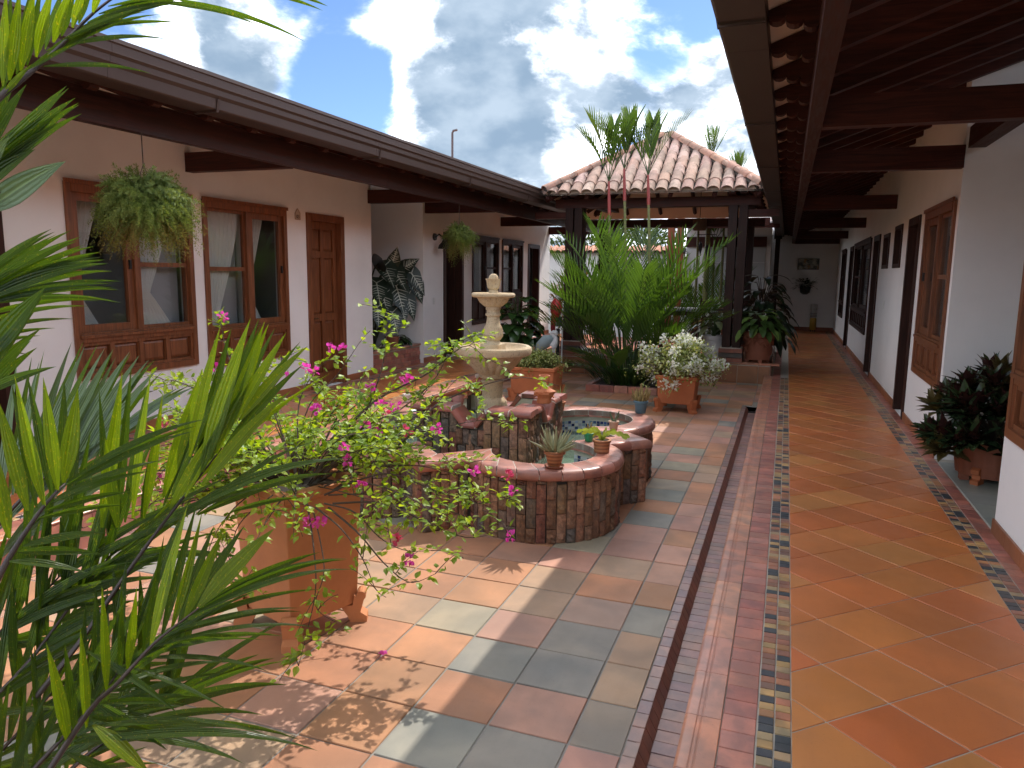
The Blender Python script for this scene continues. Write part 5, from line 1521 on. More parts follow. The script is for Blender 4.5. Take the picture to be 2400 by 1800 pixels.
# end-wall things
pc = thing('painting', 'framed dark painting of white and brown horses on the end wall', 'painting', (.515, 21.97, 1.79))
g = MB(); g.box(.245, .785, 21.945, 21.973, 1.80, 2.10); g.build('frame', BLACKMETAL, pc)
pm_ = Mat('horse_painting'); _n = pm_.noise(1., 5, .6, pm_.pos((7, 1, 9))); _n2 = pm_.noise(1., 4, .6, pm_.pos((11, 1, 6)))
pm_.col(pm_.mix(pm_.ramp(_n2, .52, .62), pm_.mix(pm_.ramp(_n, .4, .62), (.03, .035, .025), (.42, .38, .30)), (.30, .14, .03))); pm_.rough(.4)
g = MB(); g.box(.262, .768, 21.940, 21.944, 1.817, 2.083); g.build('canvas', pm_.m, pc)
wpt = thing('wall_planter', 'dark leafy plant in a small wall pot under the painting', 'plant', (.47, 21.9, 1.2))
g = MB(); g.lathe([(.05, 1.13), (.12, 1.18), (.15, 1.33), (.14, 1.335), (0, 1.30)], 16, (.47, 21.82, 0)); g.build('pot', BLACKMETAL, wpt, 40)
DKLEAF = leafmat('dark_leaf', (.010, .022, .012), (.022, .042, .018), .12, .35)
g = MB()
for k in range(150):
    a = rnd.uniform(0, 6.28); el = rnd.uniform(-.5, 1.2); d = Vector((math.cos(a)*1.5, -abs(math.sin(a))*.6, math.sin(el)))
    b = Vector((.47, 21.82, 1.38))+d*rnd.uniform(.02, .2); g.leaf(b, d, Vector((0, 0, 1)), rnd.uniform(.06, .12), .05, droop=.6)
g.build('leaves', DKLEAF, wpt)
fg = thing('bottle_figure', 'slim painted figure with white top and yellow body by the end wall', 'figurine', (.73, 21.85, .13))
g = MB(); g.lathe([(.07, 0), (.085, .02), (.085, .30), (.07, .33)], 18, (.73, 21.85, .17)); g.build('body', simple('yellow_paint', (.42, .26, .03), .5, .2, 8), fg, 40)
g = MB(); g.lathe([(.07, 0), (.078, .05), (.06, .16), (.05, .20), (.085, .24), (.085, .36), (.07, .37), (0, .37)], 18, (.73, 21.85, .50)); g.build('head', simple('white_black_paint', (.5, .5, .48), .5, .3, 30), fg, 40)
for z in (.53, .57, .61):
    g = MB(); g.lathe([(.081, 0), (.083, .006), (.081, .014)], 18, (.73, 21.85, z)); g.build('stripe', BLACKMETAL, fg)
for k in range(3):
    g = MB(); g.box(.73-.06+.05*k, .73-.04+.05*k, 21.80, 21.82, .132, .175); g.build('foot', BLACKMETAL, fg)
# ------------------------------------------------------------------ plants
PALMLEAF = leafmat('palm_leaf', (.032, .082, .014), (.13, .21, .022), .40, .26, back=(.06, .11, .04), tint=(1.5, 1.6, .22))
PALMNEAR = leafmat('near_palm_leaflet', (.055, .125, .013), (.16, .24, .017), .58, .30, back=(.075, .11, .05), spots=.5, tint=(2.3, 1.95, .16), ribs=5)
RACHIS = simple('palm_rachis', (.045, .028, .022), .5, .3, 20)
LP = (.25, .8, 1., .95, .75, .45, .0)


def frond(m, base, mid, tip, nl, LL, wd, spread=.75, droop=.35, up=None, rad=.012, start=.18, r=rnd):
    """feather leaf: rachis curve with leaflets on both sides"""
    c = quadc(base, mid, tip, 14); m.tube(c, [rad*(1-.8*i/14) for i in range(15)], 5)
    for i in range(nl):
        t = start+(1-start)*(i/(nl-1))
        f = t*14; k = min(13, int(f)); p = c[k].lerp(c[k+1], f-k); d = (c[k+1]-c[k]).normalized()
        u = up if up is not None else Vector((0, 0, 1))
        sd = d.cross(u); sd = sd.normalized() if sd.length > .05 else Vector((1, 0, 0)); nn = sd.cross(d).normalized()
        ll = LL*(.55+.45*math.sin(math.pi*min(1, .15+.85*(t-start)/(1-start)*.92)))*r.uniform(.88, 1.1)
        for s in (-1, 1):
            dd = (d*math.cos(spread)+sd*s*math.sin(spread)*(1-.35*t)+nn*.28).normalized()
            m.leaf(p, dd, nn, ll, wd, LP, .35, droop*r.uniform(.6, 1.3))


def palm_clump(name, label, base, fronds, rng, leafL=.44, wd=.031, mat=PALMLEAF):
    t = thing(name, label, 'palm', base)
    for (az, el, L) in fronds:
        d = Vector((math.cos(az)*math.cos(el), math.sin(az)*math.cos(el), math.sin(el)))
        b = Vector(base)+Vector((math.cos(az)*rng.uniform(0, .25), math.sin(az)*rng.uniform(0, .25), 0))
        mid = b+d*L*.6+Vector((0, 0, L*.12)); tip = b+d*L+Vector((math.cos(az)*L*.16, math.sin(az)*L*.16, -L*.10*math.cos(el)))
        g = MB(); frond(g, b, mid, tip, 13, leafL*rng.uniform(.85, 1.15), wd, .66, .22, None, .009, .45, rng); g.build('frond', mat, t)
    return t
rg = random.Random(3)
PB = (-2.06, 10.42, .07)
fr = []
for k in range(56):
    az = rg.uniform(0, 6.28); el = rg.uniform(.85, 1.50); fr.append((az, el, rg.uniform(1.0, 1.75)*(.75+.35*math.sin(el))))
for k in range(16): fr.append((rg.uniform(0, 6.28), rg.uniform(.25, .8), rg.uniform(.5, .95)))
for az, el, L in ((2.6, 1.15, 2.35), (.6, 1.15, 2.3), (2.0, 1.3, 2.3), (.9, 1.3, 2.25), (4.7, 1.25, 2.1), (3.6, 1.25, 1.9), (-.6, 1.2, 1.8), (4.4, 1.35, 2.2), (1.5, 1.4, 2.1), (3.0, .85, 1.5), (.1, .8, 1.45), (2.4, .75, 1.5), (-.9, .75, 1.3), (3.9, .8, 1.4)): fr.append((az, el, L))
pc1 = palm_clump('red_stemmed_palm', 'tall clump of red-stemmed palms in the brick bed before the pavilion', PB, fr, rg)
# three ringed stems with red crownshafts
STEM = Mat('ringed_stem'); _w = STEM.n('ShaderNodeTexWave', wave_type='BANDS', bands_direction='Z'); _w.inputs['Scale'].default_value = 6; STEM.l(STEM.pos(), _w.inputs[0])
STEM.col(STEM.mix(STEM.ramp(_w.outputs[1], .05, .2), (.12, .11, .06), (.16, .17, .05))); STEM.rough(.5); STEM = STEM.m
REDS = simple('red_crownshaft', (.27, .04, .035), .4, .25, 12)
for px, ty, ry in ((1427, 425, 505), (1463, 395, 470), (1519, 410, 480)):
    Y = 10.3+.1*rnd.random(); b = YP(px+3, 800, Y); k1 = YP(px+1, ry, Y); tp = YP(px, ty, Y)
    g = MB(); g.tube([Vector((b.x, Y, .05)), YP(px+4, 640, Y), k1], [.023, .020, .018], 8); g.build('stem', STEM, pc1, 60)
    g = MB(); g.tube([k1, k1.lerp(tp, .5), tp], [.023, .021, .013], 8); g.build('crownshaft', REDS, pc1, 60)
    for j in range(5):
        az = rg.uniform(0, 6.28) if j > 2 else (math.pi-.4, .35, 1.6)[j]; el = (1.12, 1.15, 1.42, 1.3, 1.35)[j]; L = rg.uniform(.55, .80)
        d = Vector((math.cos(az)*math.cos(el), math.sin(az)*math.cos(el), math.sin(el)))
        g = MB(); frond(g, tp, tp+d*L*.6+Vector((0, 0, .04)), tp+d*L+Vector((math.cos(az)*.14, math.sin(az)*.14, -.02)), 11, .36, .026, .42, .12, None, .007, .25, rg); g.build('frond', PALMLEAF, pc1)
# leafy undergrowth of the bed
g = MB()
UG = leafmat('strap_leaf', (.02, .05, .012), (.05, .10, .02), .3, .35)
for k in range(150):
    a = rg.uniform(0, 6.28); r_ = rg.uniform(.05, .45); b = Vector((PB[0]+math.cos(a)*r_*1.05, PB[1]+math.sin(a)*r_*.85, .07)); g.leaf(b, Vector((math.cos(a)*.8, math.sin(a)*.8, 1.1)), Vector((0, 0, 1)), rg.uniform(.25, .55), .04, droop=.9)
g.build('strap_leaves', UG, pc1)
# second clump behind the pavilion
fr = [(rg.uniform(0, 6.28), rg.uniform(.6, 1.45), rg.uniform(1.2, 2.2)) for k in range(34)]
pc2 = palm_clump('far_palm', 'palm clump growing behind the pavilion in front of the boarded screen', (-1.72, 17.4, 0), fr, rg, .34, .024)
for dx, h in ((-.25, 2.9), (0, 2.6), (.3, 3.1), (.12, 2.4)):
    x = -1.72+dx; g = MB(); g.tube([(x, 17.4, 0), (x+.03, 17.4, h*.5), (x+.02, 17.4, h)], [.035, .03, .025], 7); g.build('stem', STEM, pc2, 60)
    for j in range(5):
        az = rg.uniform(0, 6.28); el = rg.uniform(.6, 1.3); d = Vector((math.cos(az)*math.cos(el), math.sin(az)*math.cos(el), math.sin(el))); tp = Vector((x+.02, 17.4, h))
        g = MB(); frond(g, tp, tp+d*.35+Vector((0, 0, .1)), tp+d*.7, 16, .28, .02, .5, .2, None, .008, .22, rg); g.build('frond', PALMLEAF, pc2)
# palm tips showing over the pavilion roof
for k, (px, py) in enumerate(((1668, 345), (1730, 385))):
    Y = 17; tp = YP(px, py+25, Y); t = thing('roof_palm', ('palm crown rising behind the right hip of the pavilion roof', 'lower palm crown showing behind the pavilion roof near the right gutter')[k], 'palm', (tp.x, Y, 0))
    g = MB(); g.tube([(tp.x, Y, 0), tp], .05, 7); g.build('stem', STEM, t, 60)
    for j in range(9):
        az = j*.7; el = 1.0 if j % 2 else 1.3; d = Vector((math.cos(az)*math.cos(el), math.sin(az)*math.cos(el), math.sin(el))); L = .55 if k == 0 else .35
        g = MB(); frond(g, tp, tp+d*L*.6, tp+d*L, 9, .30, .013, .45, .2, None, .01, .2, rg); g.build('frond', PALMLEAF, t)
# hedge and brown croton by the boundary wall
def bush(name, label, c, rx, ry, rz, n, L, wd, mat, cat='shrub', stem=True, seed=1, hollow=.45):
    r = random.Random(seed); t = thing(name, label, cat, (c[0], c[1], c[2]-rz)); g = MB()
    for k in range(n):
        u = Vector((r.gauss(0, 1), r.gauss(0, 1), r.gauss(0, 1))).normalized(); q = r.uniform(hollow, 1)**.6*(1+.18*math.sin(5*u.x+3*u.z)+.12*math.sin(9*u.y+4*u.x))
        p = Vector((c[0]+u.x*rx*q, c[1]+u.y*ry*q, c[2]+u.z*rz*q)); d = (u+Vector((r.uniform(-.8, .8), r.uniform(-.8, .8), r.uniform(-.6, .8))))
        g.leaf(p, d, Vector((r.uniform(-.4, .4), r.uniform(-.4, .4), 1)), L*r.uniform(.7, 1.3), wd*r.uniform(.8, 1.2), (.1, .75, 1, .7, .0), .3, .4)
    g.build('foliage', mat, t)
    if stem:
        s = MB()
        for k in range(14):
            u = Vector((r.gauss(0, 1), r.gauss(0, 1), abs(r.gauss(0, 1)))).normalized(); b = Vector((c[0], c[1], c[2]-rz)); s.tube([b, b+Vector((u.x*rx*.4, u.y*ry*.4, rz*.8)), Vector((c[0]+u.x*rx*.85, c[1]+u.y*ry*.85, c[2]+u.z*rz*.85))], [.02, .014, .005], 5)
        s.build('stems', BARK, t)
    return t
HEDGE = leafmat('hedge_leaf', (.03, .065, .015), (.09, .13, .03), .3, .5)
bush('hedge', 'dense green hedge tree beyond the tiled garden wall', (-5.2, 23.5, 2.0), 3.2, 1.0, 1.5, 5200, .16, .09, HEDGE, 'hedge', seed=5)
CROT = leafmat('bronze_leaf', (.09, .035, .02), (.30, .17, .06), .3, .45)
bush('croton_shrub', 'bronze leaved shrub against the white wall left of the pavilion', (-5.0, 18.3, .95), .55, .4, .85, 1400, .16, .045, CROT, seed=6)
# white bougainvillea
VAR1 = leafmat('variegated_leaf', (.16, .24, .06), (.50, .50, .22), .35, .5, tint=(1.3, 1.25, .5))
WPET = leafmat('white_bract', (.80, .80, .74), (.85, .84, .80), .45, .6, tint=(1.05, 1.05, 1.0))
def shrub_on(t_label, name, c, rx, rz, n, seed, flowers, L=.042):
    r = random.Random(seed); t = thing(name, t_label, 'shrub', c); lv = MB(); fl = MB(); tw = MB()
    for k in range(110):
        u = Vector((r.gauss(0, 1), r.gauss(0, 1), abs(r.gauss(.3, .8)))).normalized()
        e = Vector((c[0]+u.x*rx*r.uniform(.75, 1.15), c[1]+u.y*rx*r.uniform(.75, 1.1), c[2]+u.z*rz-(.35*rx if r.random() < .35 else 0)))
        m = Vector(c).lerp(e, .5)+Vector((0, 0, rz*.4)); cv = quadc(c, m, e, 8); tw.tube(cv, [.008-.0008*i for i in range(9)], 4)
        for i in range(2, 9):
            for q in range(n):
                d = Vector((r.gauss(0, 1), r.gauss(0, 1), r.gauss(.2, .8))); p = cv[i]+Vector((r.gauss(0, .05), r.gauss(0, .05), r.gauss(0, .04)))
                lv.leaf(p, d, Vector((0, 0, 1)), L*r.uniform(.7, 1.3), L*.62, (.1, .9, .8, .0), .25, .4)
        if k < flowers:
            p = cv[r.randint(6, 8)]+Vector((0, 0, .02))
            for q in range(26):
                d = Vector((r.gauss(0, 1), r.gauss(0, 1), r.gauss(.2, 1))).normalized(); fl.leaf(p+d*.04*r.random()**.5+Vector((r.gauss(0, .018), r.gauss(0, .018), r.gauss(0, .018))), d, Vector((r.gauss(0, 1), r.gauss(0, 1), 1)), .034, .03, (.1, .9, .9, .1), .3, .1)
    lv.build('foliage', VAR1, t); tw.build('twigs', BARK, t)
    if fl.v: fl.build('flowers', WPET, t)
    return t
shrub_on('white flowering variegated bougainvillea spilling over its terracotta planter', 'white_bougainvillea', (-1.16, 9.03, .46), .52, .42, 6, 11, 58)
shrub_on('low pale variegated shrub in the planter behind the fountain bowl', 'variegated_shrub', (-2.98, 9.08, .46), .34, .13, 6, 12, 0, .036)
# big glossy leaf plants
BIGL = leafmat('big_glossy_leaf', (.018, .048, .014), (.04, .085, .02), .22, .22)
HEARTP = (.0, .7, .98, 1., .9, .7, .42, .0)
def leafy(name, label, c, n, L, wd, H, spread, mat, seed, cat='plant', droop=.8, pale=None, stems=True):
    r = random.Random(seed); t = thing(name, label, cat, c); st = MB()
    for k in range(n):
        a = k*2.399+r.uniform(-.3, .3); q = (k+.5)/n; h = H*(.25+.75*(1-q))*r.uniform(.85, 1.1); rr = spread*(.15+.85*q**.6)*r.uniform(.8, 1.1)
        tip = Vector((c[0]+math.cos(a)*rr, c[1]+math.sin(a)*rr, c[2]+h)); st.tube(quadc(c, Vector((c[0]+math.cos(a)*rr*.25, c[1]+math.sin(a)*rr*.25, c[2]+h*.9)), tip, 6), .006, 4)
        g = MB(); g.leaf(tip, Vector((math.cos(a), math.sin(a), .25-1.0*q)), Vector((math.cos(a)*.8, math.sin(a)*.8, .8)), L*r.uniform(.8, 1.2), wd*r.uniform(.85, 1.1), HEARTP, .22, droop, wavy=.1)
        g.build('leaf', (pale if pale and k % 5 == 0 else mat), t, 180)
    if stems: st.build('stems', BARK if mat is not BIGL else simple('green_stem', (.05, .09, .03), .5), t)
    return t
leafy('philodendron', 'large glossy dark-leaved potted plant left of the macaw statue', (-3.86, 10.75, .30), 70, .30, .19, .92, .32, BIGL, 21, droop=1.1)
PALEL = leafmat('pale_variegated_leaf', (.20, .26, .12), (.30, .34, .18), .25, .3)
lily = leafy('peace_lily', 'peace lily with white spathes in the wrapped pot', tuple(sPW), 22, .26, .11, .42, .26, BIGL, 22, pale=PALEL)
SPATHE = simple('white_spathe', (.72, .72, .62), .5, .05)
for dx, h in ((-.05, .40), (.06, .48), (-.12, .33)):
    g = MB(); g.leaf(sPW+Vector((dx, -.05, h)), Vector((.1, -.1, 1)), Vector((0, -1, .2)), .10, .055, fold=.5, droop=-.1); g.build('spathe', SPATHE, lily)
leafy('aglaonema', 'green leafy plant filling the relief pot at the platform corner', tuple(sPL), 80, .24, .115, .34, .32, leafmat('aglaonema_leaf', (.03, .07, .02), (.07, .12, .03), .25, .3), 23, pale=leafmat('aglaonema_pale', (.16, .26, .05), (.2, .3, .08), .3, .35))
t = leafy('dark_drooping_plant', 'dark tall drooping plant behind the relief pot', (-.36, 12.75, .3), 110, .36, .11, 1.25, .42, DKLEAF, 24, droop=1.5)
g = MB(); g.lathe([(.15, 0), (.19, .35), (.2, .36), (0, .33)], 18, (-.36, 12.75, .302)); g.build('pot', BLACKMETAL, t, 40)
# croton-like rosettes in the alcove pot
ALL = leafmat('alcove_leaf', (.018, .036, .016), (.045, .07, .028), .15, .26, back=(.05, .02, .02)); ALB = leafmat('alcove_leaf_bronze', (.07, .05, .02), (.11, .09, .03), .2, .35)
al = thing('alcove_shrub', 'dense dark glossy-leaved shrub in the low pot in the right alcove', 'shrub', tuple(sAL)); r = random.Random(31)
for k in range(70):
    u = Vector((r.gauss(0, 1)-.25, r.gauss(0, 1)-.3, abs(r.gauss(.2, .7)))).normalized(); q_ = r.uniform(.6, 1.0); c = sAL+Vector((u.x*.40*q_, u.y*.40*q_, .05+u.z*.50*q_-(.14 if u.z < .3 else 0)))
    g = MB()
    if k % 2 == 0: g2 = MB(); g2.tube(quadc(sAL, sAL.lerp(c, .5)+Vector((0, 0, .12)), c, 5), .009, 4); g2.build('stem', BARK, al)
    for j in range(17):
        a = j*2.4; q = j/17; d = Vector((math.cos(a)*(.4+q), math.sin(a)*(.4+q), 1.0-1.25*q))+u*.7
        g.leaf(c+u*.03*(1-q), d, Vector((0, 0, 1))+u*.3, r.uniform(.15, .22), .072, (.15, .7, 1., .85, .5, .0), .35, .5, wavy=.15)
    g.build('rosette', ALB if k in (4, 9, 15, 22, 31, 44, 52) else ALL, al)
# alocasia with pale veins in the left alcove
ALO = leafmat('alocasia_leaf', (.022, .036, .026), (.036, .055, .036), .08, .3, back=(.03, .03, .03)); VEIN = simple('pale_vein', (.50, .52, .42), .5, .1)
ac = thing('alocasia', 'alocasia with big dark arrow leaves and white veins in the white alcove', 'plant', (-5.75, 9.75, .40)); r = random.Random(41)
def alo_leaf(p, d, n, L, wd):
    d = d.normalized(); a = d.cross(n).normalized(); u = a.cross(d).normalized()
    prof = [(-.28, .0), (-.25, .30), (-.12, .42), (.0, .47), (.18, .50), (.4, .44), (.62, .30), (.82, .14), (1.0, .0)]
    def S(t_, w_): return p+d*(t_*L)+a*(w_*wd)+u*(abs(w_)*wd*.22-.10*L*t_*t_)
    vs = []; fs = []
    for (t_, w_) in prof:
        vs += [S(t_, -w_), S(t_, -w_*.45), S(max(t_, 0.) if t_ < 0 else t_, 0), S(t_, w_*.45), S(t_, w_)]
    for i in range(len(prof)-1):
        for k in range(4): fs.append((i*5+k, i*5+k+1, i*5+6+k, i*5+5+k))
    lf = MB().add(vs, fs).build('leaf', ALO, ac, 180)
    g = MB(); up = u*.006
    def strip(A, B, w0, w1):
        e = (B-A).normalized().cross(u).normalized(); g.add([A+e*w0+up, A-e*w0+up, B-e*w1+up, B+e*w1+up], [(0, 1, 2, 3)])
    pr_ = [S(q/8, 0) for q in range(9)]
    for q in range(8): strip(pr_[q], pr_[q+1], .010*(1-q/10), .010*(1-(q+1)/10))
    for q in range(7):
        t0 = .02+q*.115
        for s in (-1, 1):
            t1 = min(.97, t0+.22-.03*q) if q else -.18
            wl_ = [w_ for (tt, w_) in prof if tt >= t1]; wv = wl_[0]*.92 if wl_ else .1
            A, B = S(t0, 0), S(t1, s*wv); M_ = S((t0*.55+t1*.45), s*wv*.5); strip(A, M_, .0065, .0055); strip(M_, B, .0055, .0025)
    g.build('veins', VEIN, lf)
base = Vector((-5.85, 9.8, .40))
for (px, py, L, wd, dx, dz) in ((886, 618, .42, .30, -.1, .15), (905, 632, .45, .33, .0, -.35), (921, 612, .30, .22, .05, .55), (928, 640, .40, .30, .15, -.4), (884, 672, .42, .32, -.15, -.5), (932, 682, .46, .36, .1, -.75), (972, 650, .42, .27, .35, -.55),
                                (978, 668, .40, .25, .3, -.8), (958, 705, .42, .24, .2, -.9), (885, 728, .34, .26, -.2, -.8), (922, 742, .36, .28, .1, -.8), (940, 722, .34, .22, .2, -.8), (900, 700, .36, .28, -.05, -.7), (950, 625, .32, .22, .3, .2)):
    v = CF+CR*((px-1200)/FPX)-CU*((py-900)/FPX); X_ = -5.44-r.uniform(0, .14); q = Vector((X_, v.y*X_/v.x, CAMH+v.z*X_/v.x))
    q.y = min(10.52, max(9.12, q.y)); d = Vector((.35, dx-.25, dz)); alo_leaf(q-d.normalized()*L*.2, d, Vector((.75, -.65, .35)), L, wd)
    st = MB(); st.tube(quadc(base, Vector((base.x, (base.y+q.y)/2, q.z*.9)), q, 7), .012, 5); st.build('stalk', simple('dark_stalk%d' % px, (.03, .035, .02), .5), ac)
leafy('pothos', 'small trailing green plant in a clay pot on the alcove brick planter', (-5.66, 10.2, .50), 26, .16, .09, .14, .18, leafmat('pothos_leaf', (.015, .04, .012), (.04, .08, .02), .2, .3), 44, droop=1.4)
t, _s = round_pot('tilted_clay_pot', 'rounded clay pot on the alcove brick planter', Vector((-5.60, 9.95, .492)), .10, .09, .15, TERRA_D)

# hanging ferns
FERN = leafmat('fern_leaf', (.13, .20, .045), (.32, .38, .12), .35, .6, tint=(1.3, 1.25, .5)); FERND = leafmat('fern_leaf_dry', (.26, .24, .07), (.36, .33, .12), .35, .6, tint=(1.2, 1.1, .5))
def fern(label, c, rad, drop, n, seed, hang_z):
    r = random.Random(seed); t = thing('hanging_fern', label, 'fern', (c[0], c[1], c[2]), 'hanging ferns')
    g = MB(); g.tube([(c[0], c[1], hang_z), (c[0], c[1], c[2]+rad*1.0)], .004, 5)
    for k in range(3): a = k*2.1+.4; g.tube([(c[0], c[1], c[2]+rad*1.0), (c[0]+math.cos(a)*rad*.35, c[1]+math.sin(a)*rad*.35, c[2]+.05)], .003, 4)
    g.build('wire', WIRE, t)
    g = MB(); g.lathe([(rad*.2, -.16*rad/.4), (rad*.38, .02), (rad*.40, .03), (0, .02)], 16, c); g.build('basket', SOIL, t, 40)
    A, B = MB(), MB()
    for k in range(n):
        while True:
            u = Vector((r.gauss(0, 1), r.gauss(0, 1), r.gauss(.1, .9))).normalized()
            if u.z > -.85: break
        q = rad*r.uniform(.72, 1.12)*(1+.12*math.sin(4*math.atan2(u.y, u.x)+3*u.z))
        low = drop/rad if u.z < 0 else 1.0
        p0 = Vector(c)+u*rad*.15; m_ = Vector(c)+Vector((u.x*q*.75, u.y*q*.75, u.z*q*.6+rad*.28))
        e = Vector(c)+Vector((u.x*q, u.y*q, u.z*q*low-rad*.12))
        cv = quadc(p0, m_, e, 16)
        dry = (e.z < c[2]-drop*.35 and r.random() < .55)
        m = B if dry else A
        for i in range(1, 17):
            dd = (cv[i]-cv[i-1]).normalized(); wdt = .035*(1-.6*i/17)*(rad/.4)**.5
            for q in range(5):
                s = Vector((r.gauss(0, 1), r.gauss(0, 1), r.gauss(0, 1))); s = (s-dd*s.dot(dd)); s = s.normalized() if s.length > .01 else Vector((0, 0, 1))
                b = cv[i-1].lerp(cv[i], r.random()); sz = wdt*r.uniform(.8, 1.5)
                e1 = b+(s+dd*.6)*sz; cr = dd.cross(s)*sz*.16
                m.add([b, b+(e1-b)*.5+cr, e1, b+(e1-b)*.5-cr], [(0, 1, 2, 3)])
    A.build('fronds', FERN, t); 
    if B.v: B.build('dry_fronds', FERND, t)
fern('large feathery fern in a hanging basket before the nearest left window', (-4.18, 4.03, 1.99), .335, .36, 1000, 51, 2.54)
fern('smaller feathery fern in a hanging basket beside the black wall lamp', (-4.18, 9.28, 2.06), .225, .36, 560, 52, 2.54)

# pink bougainvillea
BLF = leafmat('bougainvillea_leaf', (.13, .235, .022), (.34, .46, .06), .48, .38, tint=(1.9, 1.65, .25)); PINK = leafmat('pink_bract', (.74, .06, .42), (.80, .12, .55), .45, .6, tint=(1.2, .8, 1.1)); PINK2 = leafmat('red_bract', (.68, .07, .16), (.74, .12, .26), .45, .6, tint=(1.2, .8, .9))
bg_ = thing('pink_bougainvillea', 'sprawling pink-flowered bougainvillea in the tall terracotta planter', 'shrub', (-2.035, 2.735, .66)); r = random.Random(61)
lv = MB(); tw = MB()
B0 = Vector((-2.035, 2.735, .69))
def spray(cv, r0, n0=2, dens=1.0, side=True, LS=.036):
    k = len(cv)-1; tw.tube(cv, [max(.0012, r0*(1-.85*i/k)) for i in range(k+1)], 5)
    for i in range(n0, k+1):
        d = (cv[i]-cv[i-1]).normalized()
        for q in range(max(1, int(2*dens+r.random()))):
            s = Vector((r.gauss(0, 1), r.gauss(0, 1), r.gauss(.35, .5))).normalized(); p = cv[i-1].lerp(cv[i], r.random())
            st = p+s*.014; lv.leaf(st, (s+d*.5+Vector((0, 0, -.25))), Vector((r.gauss(0, .35), r.gauss(0, .35), 1)), LS*r.uniform(.65, 1.25), LS*.66*r.uniform(.8, 1.15), (.08, .8, 1., .72, .32, .0), .28, .35, wavy=.1)
        if side and r.random() < .5*dens:
            s = Vector((r.gauss(0, 1), r.gauss(0, 1), r.gauss(.2, .6))).normalized(); L = r.uniform(.06, .17); e = cv[i]+s*L
            spray(quadc(cv[i], cv[i]+s*L*.5+Vector((0, 0, .02)), e, 5), .0022, 1, 1.0, False)
for k in range(92):
    az = r.uniform(0, 6.28); el = r.uniform(.05, 1.05); L = r.uniform(.35, .86)*(1 if math.sin(az) < .3 else .8)
    d = Vector((math.cos(az)*math.cos(el), math.sin(az)*math.cos(el), math.sin(el))); b = B0+Vector((math.cos(az)*.10, math.sin(az)*.10, r.uniform(-.02, .06)))
    m_ = b+d*L*.62; e = b+Vector((d.x*L*1.05, d.y*L*1.05, d.z*L*.60-r.uniform(-.05, .18)*L)); spray(quadc(b, m_, e, 12), r.uniform(.003, .007), 4, .85)
def wp(*pts): return [W(a, b, c) for a, b, c in pts]
def poly(pts, n=14):
    P = [B0]+pts if False else pts; out = []
    for i in range(n+1):
        f = i/n*(len(P)-1); k = min(len(P)-2, int(f)); t_ = f-k
        p0 = P[max(0, k-1)]; p1 = P[k]; p2 = P[k+1]; p3 = P[min(len(P)-1, k+2)]
        out.append(.5*((2*p1)+(p2-p0)*t_+(2*p0-5*p1+4*p2-p3)*t_*t_+(3*p1-p0-3*p2+p3)*t_**3))
    return out
